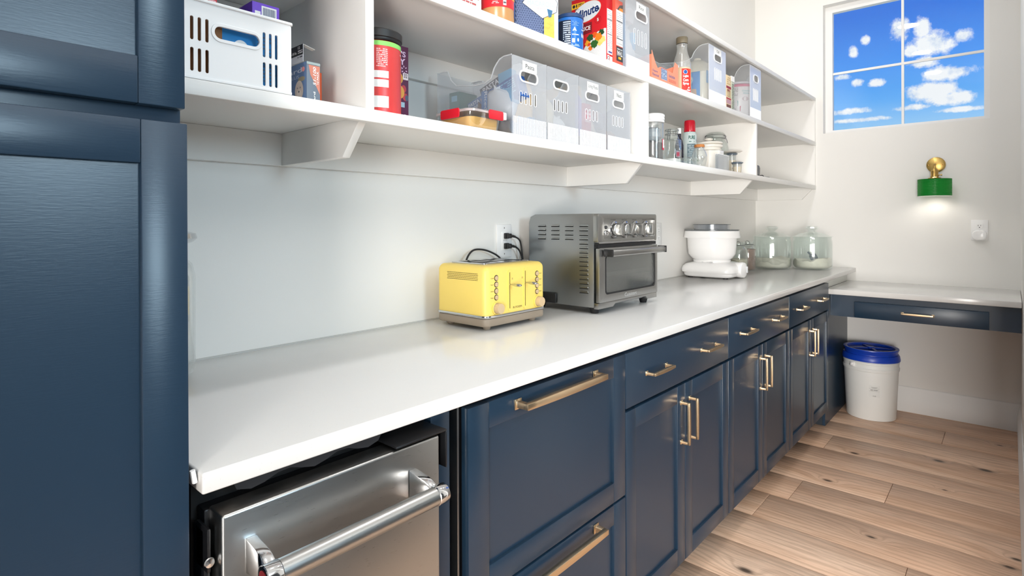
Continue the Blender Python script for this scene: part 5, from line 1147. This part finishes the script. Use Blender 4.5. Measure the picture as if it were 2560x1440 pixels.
# --- lower shelf, third bay
def bail(parent, r, z, ang, mat, tail=True):
    wire = MB(); n = 28
    wire.tube([(r*cos(2*pi*i/n), r*sin(2*pi*i/n), z) for i in range(n+1)], .0013, 6).tube([(r*1.02*cos(2*pi*i/n), r*1.02*sin(2*pi*i/n), z+.018) for i in range(n+1)], .0013, 6)
    if tail:
        for s_ in (-1, 1):
            for k_ in (-.16, .16):
                a = ang+(0 if s_ > 0 else pi); c_, s2 = cos(a), sin(a); px, py = -s2*k_*r, c_*k_*r
                pts = [(r*c_+px, r*s2+py, z), (r*1.10*c_+px, r*1.10*s2+py, z+.004), (r*1.14*c_+px, r*1.14*s2+py, z+.012), (r*1.04*c_+px, r*1.04*s2+py, z+.020)]
                if s_ > 0: pts = [(r*1.32*c_+px, r*1.32*s2+py, z-.026), (r*1.22*c_+px, r*1.22*s2+py, z-.006)]+pts[1:]
                wire.tube(pts, .0014, 6)
    return wire.build('wire_bail', mat, parent)
WIRE = principled('bright_wire', (150, 152, 156), .25, .95)
CHIP = principled('chocolate_chips', (62, 54, 54), .45, bump=1.0, bscale=60, var=.5, vscale=50)
t = thing('storage_jar', 'tall clear jar with ribbed white lid, red tag and dark chips inside', 'jar', (2.172, -.330, Z1)); r = .0445
MB().lathe([(0, .0005), (r*.92, .0005), (r, .010), (r, .150), (r*.98, .158), (r*.92, .158), (r*.95, .149), (r*.95, .012), (0, .004)], (0, 0), 48).build('glass', CLEAR, t)
MB().lathe([(0, .0045), (r*.90, .0045), (r*.94, .012), (r*.94, .075), (r*.4, .082), (0, .080)], (0, 0), 36).build('chips', CHIP, t)
bagm = seethrough('grey_film', (206, 216, 226), (170, 184, 198), .55, .15, .1)
MB().lathe([(0, .083), (r*.6, .086), (r*.80, .100), (r*.72, .120), (r*.78, .132), (r*.5, .140), (0, .138)], (0, 0), 14).build('film_packet', bagm, t, angle=20)
MB().lathe([(r*.99, .1585), (r*1.07, .159), (r*1.07, .166), (r*1.03, .167), (r*1.03, .169), (r*1.09, .170), (r*1.09, .178), (r*1.05, .179), (r*1.05, .181), (r*1.10, .182), (r*1.10, .190), (r*1.0, .194), (0, .195), (0, .1585)], (0, 0), 48).build('lid', WHITEP, t)
TG = lambda off: (lambda h, v: ((r+off)*sin(h/r+.18), -(r+off)*cos(h/r+.18), v))
flat('tag_border', t, strip(-.012, .026, .046, .090, 8), P((216, 40, 80)), TG(.001)); flat('tag', t, strip(-.009, .024, .054, .088, 8), P((242, 240, 240)), TG(.0014)); text(t, 'Dark', .0, .014, .074, .083, TG(.0018), P((170, 180, 190)), shear=.2); text(t, 'Chips', -.002, .017, .060, .070, TG(.0018), P((200, 180, 190)), shear=.2)
t = thing('clamp_jar', 'square glass clamp jar of white sugar with picture label', 'jar', (2.352, -.330, Z1)); r = .033
MB().prism(rrect(-.034, .034, -.033, .033, .011), 'z', .0006, .110).lathe([(.032, .1105), (.030, .118), (.0265, .126), (.0265, .142), (0, .1425)], (0, 0), 36).build('glass', GLASSY, t, bev=.004)
MB().prism(rrect(-.031, .031, -.030, .030, .01), 'z', .004, .026).build('sugar', principled('sugar', (236, 236, 236), .8), t, bev=.004)
MB().lathe([(.027, .143), (.030, .145), (.030, .151), (.025, .157), (0, .158), (0, .143)], (0, 0), 36).build('lid', GLASSY, t)
bail(t, .028, .132, radians(185), WIRE)
flat('label', t, strip(-.030, .010, .030, .058), P((150, 150, 160)), F(.0333)); flat('picture', t, [ell(-.018, .042, .008, .011), ell(-.003, .044, .007, .011)], P((170, 60, 78)), F(.0336)); fineprint(t, -.030, .024, .080, .108, 5, F(.0333), P((150, 160, 176)), seed=91, fill=.3); flat('dark_rule', t, strip(-.030, .010, .0585, .0605), P((70, 76, 92)), F(.0335))
t = thing('small_bottle', 'small dark bottle with white cap behind the clamp jar', 'bottle', (2.606, -.250, Z1)); r = .0200
MB().lathe([(0, .0006), (r, .002), (r, .035), (r*.97, .037), (r*.97, .055), (r, .057), (r, .075), (r*.97, .077), (r*.97, .095), (r, .097), (r*.98, .115), (r*.7, .140), (r*.40, .152), (r*.40, .172), (0, .172)], (0, 0), 32).build('bottle', principled('dark_glass', (30, 28, 44), .12), t)
MB().lathe([(0, .1725), (r*.44, .1725), (r*.44, .197), (r*.38, .199), (0, .199)], (0, 0), 24).build('cap', WHITEP, t)
t = thing('spray_can', 'cooking spray can with red cap and grey-green label', 'can', (2.749, -.240, Z1)); r = .0330
MB().lathe([(0, .0006), (r*.98, .001), (r, .005), (r, .178), (r*.97, .186), (r*.86, .196), (0, .197)], (0, 0), 44).build('can', principled('can_wrap', (196, 208, 208), .35), t)
MB().lathe([(0, .1975), (r*.82, .1975), (r*.84, .202), (r*.80, .246), (r*.72, .254), (r*.4, .257), (0, .257)], (0, 0), 40).build('cap', principled('red_cap', (196, 16, 40), .25), t)
CP = lambda off: (lambda h, v: ((r+off)*sin(h/r-.75), -(r+off)*cos(h/r-.75), v))
text(t, 'PURE', -.019, .013, .158, .176, CP(.0006), P((20, 92, 84)), bold=.03); fineprint(t, -.017, .011, .143, .151, 1, CP(.0006), P((50, 110, 104)), seed=95); flat('label', t, strip(-.026, .018, .02, .136, 12), P((112, 132, 140)), CP(.0005)); fineprint(t, -.023, .015, .03, .13, 10, CP(.0008), P((206, 216, 220)), seed=96, fill=.3); text(t, 'Canola', .021, .046, .148, .160, CP(.0006), P((90, 110, 150)))
# ceramic canister
t = thing('ceramic_canister', 'cream white ceramic canister with knobbed lid', 'jar', (2.839, -.300, Z1)); rx = .135
CER = principled('cream_ceramic', (230, 226, 218), .18)
mb = MB(); levels = [(.98, .0006), (1.0, .006), (1.0, .090), (.98, .100), (.90, .112), (.82, .118)]
o8 = [(cos(radians(22.5+45*i)), sin(radians(22.5+45*i))) for i in range(8)]
R8 = .0705
mb.prism([(R8*c_, R8*s_) for c_, s_ in o8], 'z', .0006, .104)
mb.lathe([(R8*.93, .1045), (R8*.80, .112), (R8*.78, .118), (R8*.92, .121), (R8*.95, .128), (R8*.92, .134), (R8*.80, .1355), (0, .1358)], (0, 0), 44)
mb.build('body', CER, t, bev=.006, seg=3)
ld = MB().lathe([(0, .1362), (R8*.88, .1362), (R8*.96, .140), (R8*.94, .146), (R8*.70, .152), (R8*.25, .154), (0, .1545)], (0, 0), 44).build('lid', CER, t)
MB().lathe([(.008, .1535), (.011, .158), (.020, .161), (.021, .166), (.015, .170), (0, .171)], (0, 0), 28).build('knob', CER, ld)
# tall clamp jar
t = thing('clamp_jar', 'tall round glass clamp jar behind the cream canister', 'jar', (3.186, -.200, Z1)); r = .0690
MB().lathe([(0, .0006), (r*.95, .001), (r, .008), (r, .160), (r*.9, .190), (r*.70, .205), (r*.68, .225), (r*.64, .225), (r*.64, .205), (r*.85, .187), (r*.95, .158), (r*.95, .010), (0, .006)], (0, 0), 44).build('glass', GLASSY, t)
MB().lathe([(0, .0065), (r*.93, .0105), (r*.93, .050), (0, .052)], (0, 0), 36).build('powder', principled('white_powder', (236, 234, 230), .8), t)
MB().lathe([(r*.66, .2275), (r*.76, .229), (r*.76, .236), (r*.6, .246), (0, .248), (0, .2275)], (0, 0), 36).build('lid', GLASSY, t)
bail(t, r*.71, .2135, radians(-52), principled('dark_clamp', (84, 84, 88), .3, .9))
# little cork jar and low tub
t = thing('cork_jar', 'small bulbous glass jar with cork top before the cream canister', 'jar', (2.548, -.372, Z1)); r = .0340
MB().lathe([(0, .0006), (r*.7, .001), (r*.8, .010), (r*.98, .035), (r, .050), (r*.85, .070), (r*.62, .080), (r*.62, .090), (r*.58, .090), (r*.56, .08), (r*.8, .068), (r*.95, .05), (0, .006)], (0, 0), 36).build('glass', CLEAR, t)
MB().lathe([(0, .0905), (r*.66, .0905), (r*.68, .098), (r*.62, .103), (0, .104)], (0, 0), 28).build('cork', principled('cork', (176, 112, 58), .8, bump=.6, bscale=90, var=.3, vscale=80), t)
t = thing('clear_tub', 'low clear lidded tub at the shelf edge before the small jars', 'container', (2.452, -.372, Z1))
tub(-.050, .048, -.025, .035, .010, [(.006, .0008), (.002, .005), (0, .026)]).build('tub', GLASSY, t); tub(-.052, .050, -.027, .037, .011, [(0, .0265), (0, .031), (.006, .034)]).build('lid', GLASSY, t)
t = thing('clear_box', 'clear shallow plastic box standing before the cream canister', 'container', (2.775, -.3985+.02, Z1))
CLR2 = seethrough('clear_box_plastic', (240, 243, 246), (226, 232, 240), .12, .06, .1)
for y in (-.02, -.008): MB().prism(rrect(-.070, .070, .0006, .072, .006), 'y', y, y+.002).build('wall', CLR2, t)
MB().tube([(-.070, -.019, .073), (.070, -.019, .073), (.070, -.007, .073), (-.070, -.007, .073)], .0018, 6).build('rim', RIBW, t)
# small pots at the back right
for lab, c, r, h in (('small lidded glass pot at the shelf edge beside the tall clamp jar', (3.110, -.345), .0250, .055), ('small lidded glass pot stacked deeper beside the tall clamp jar', (3.160, -.300), .0240, .110)):
    t = thing('spice_pot', lab, 'jar', (c[0], c[1], Z1))
    MB().lathe([(0, .0006), (r*.8, .001), (r, h), (r*.94, h), (r*.76, .005), (0, .005)], (0, 0), 32).build('glass', CLEAR, t)
    MB().lathe([(0, .0055), (r*.78, .0055), (r*.92, h*.75), (0, h*.77)], (0, 0), 28).build('powder', RICE, t)
    MB().lathe([(0, h+.001), (r*1.02, h+.001), (r*1.04, h+.004), (r*1.22, h+.006), (r*1.22, h+.009), (r*.98, h+.012), (0, h+.0125)], (0, 0), 32).build('lid', principled('slate_lid', (96, 108, 120), .2), t)
t = thing('white_dish', 'white saucer-like lid lying on the deeper small pot', 'dish', (3.165, -.300, Z1+.1232)); MB().lathe([(0, .0004), (.025, .0006), (.042, .003), (.052, .008), (.051, .0095), (.042, .005), (.025, .003), (0, .0028)], (0, 0), 44).build('dish', CER, t)
# black charger beyond the last divider
t = thing('black_adapter', 'small black adapter with thin cable on the lower shelf beyond the last divider', 'adapter', (3.385, -.355, Z1))
MB().prism([(-.052, .0006), (.012, .0006), (.022, .052), (.006, .066), (-.052, .070)], 'y', -.016, .016).build('body', principled('black_blue_plastic', (32, 38, 48), .3), t, bev=.004)
MB().tube([(.012, -.018, .010), (.030, -.025, .012), (.040, -.030, .003), (.075, -.038, .003), (.10, -.040, .003)], .0022, 8).build('cable', BLACK, t)
# wire-striped stack behind the first storage jar
t = thing('lidded_tin', 'small striped brown and white tin behind the ribbed-lid jar', 'tin', (2.372, -.18, Z1)); r = .026
MB().lathe([(0, .0006), (r, .001), (r, .27), (0, .271)], (0, 0), 32).build('tin', principled('tin_body', (214, 206, 196), .4), t)
for i in range(5): MB().lathe([(r+.0002, .205+.015*i), (r+.0016, .206+.015*i), (r+.0016, .211+.015*i), (r+.0002, .212+.015*i)], (0, 0), 32).build('stripe', principled('brown_stripe', (96, 76, 60), .5), t)
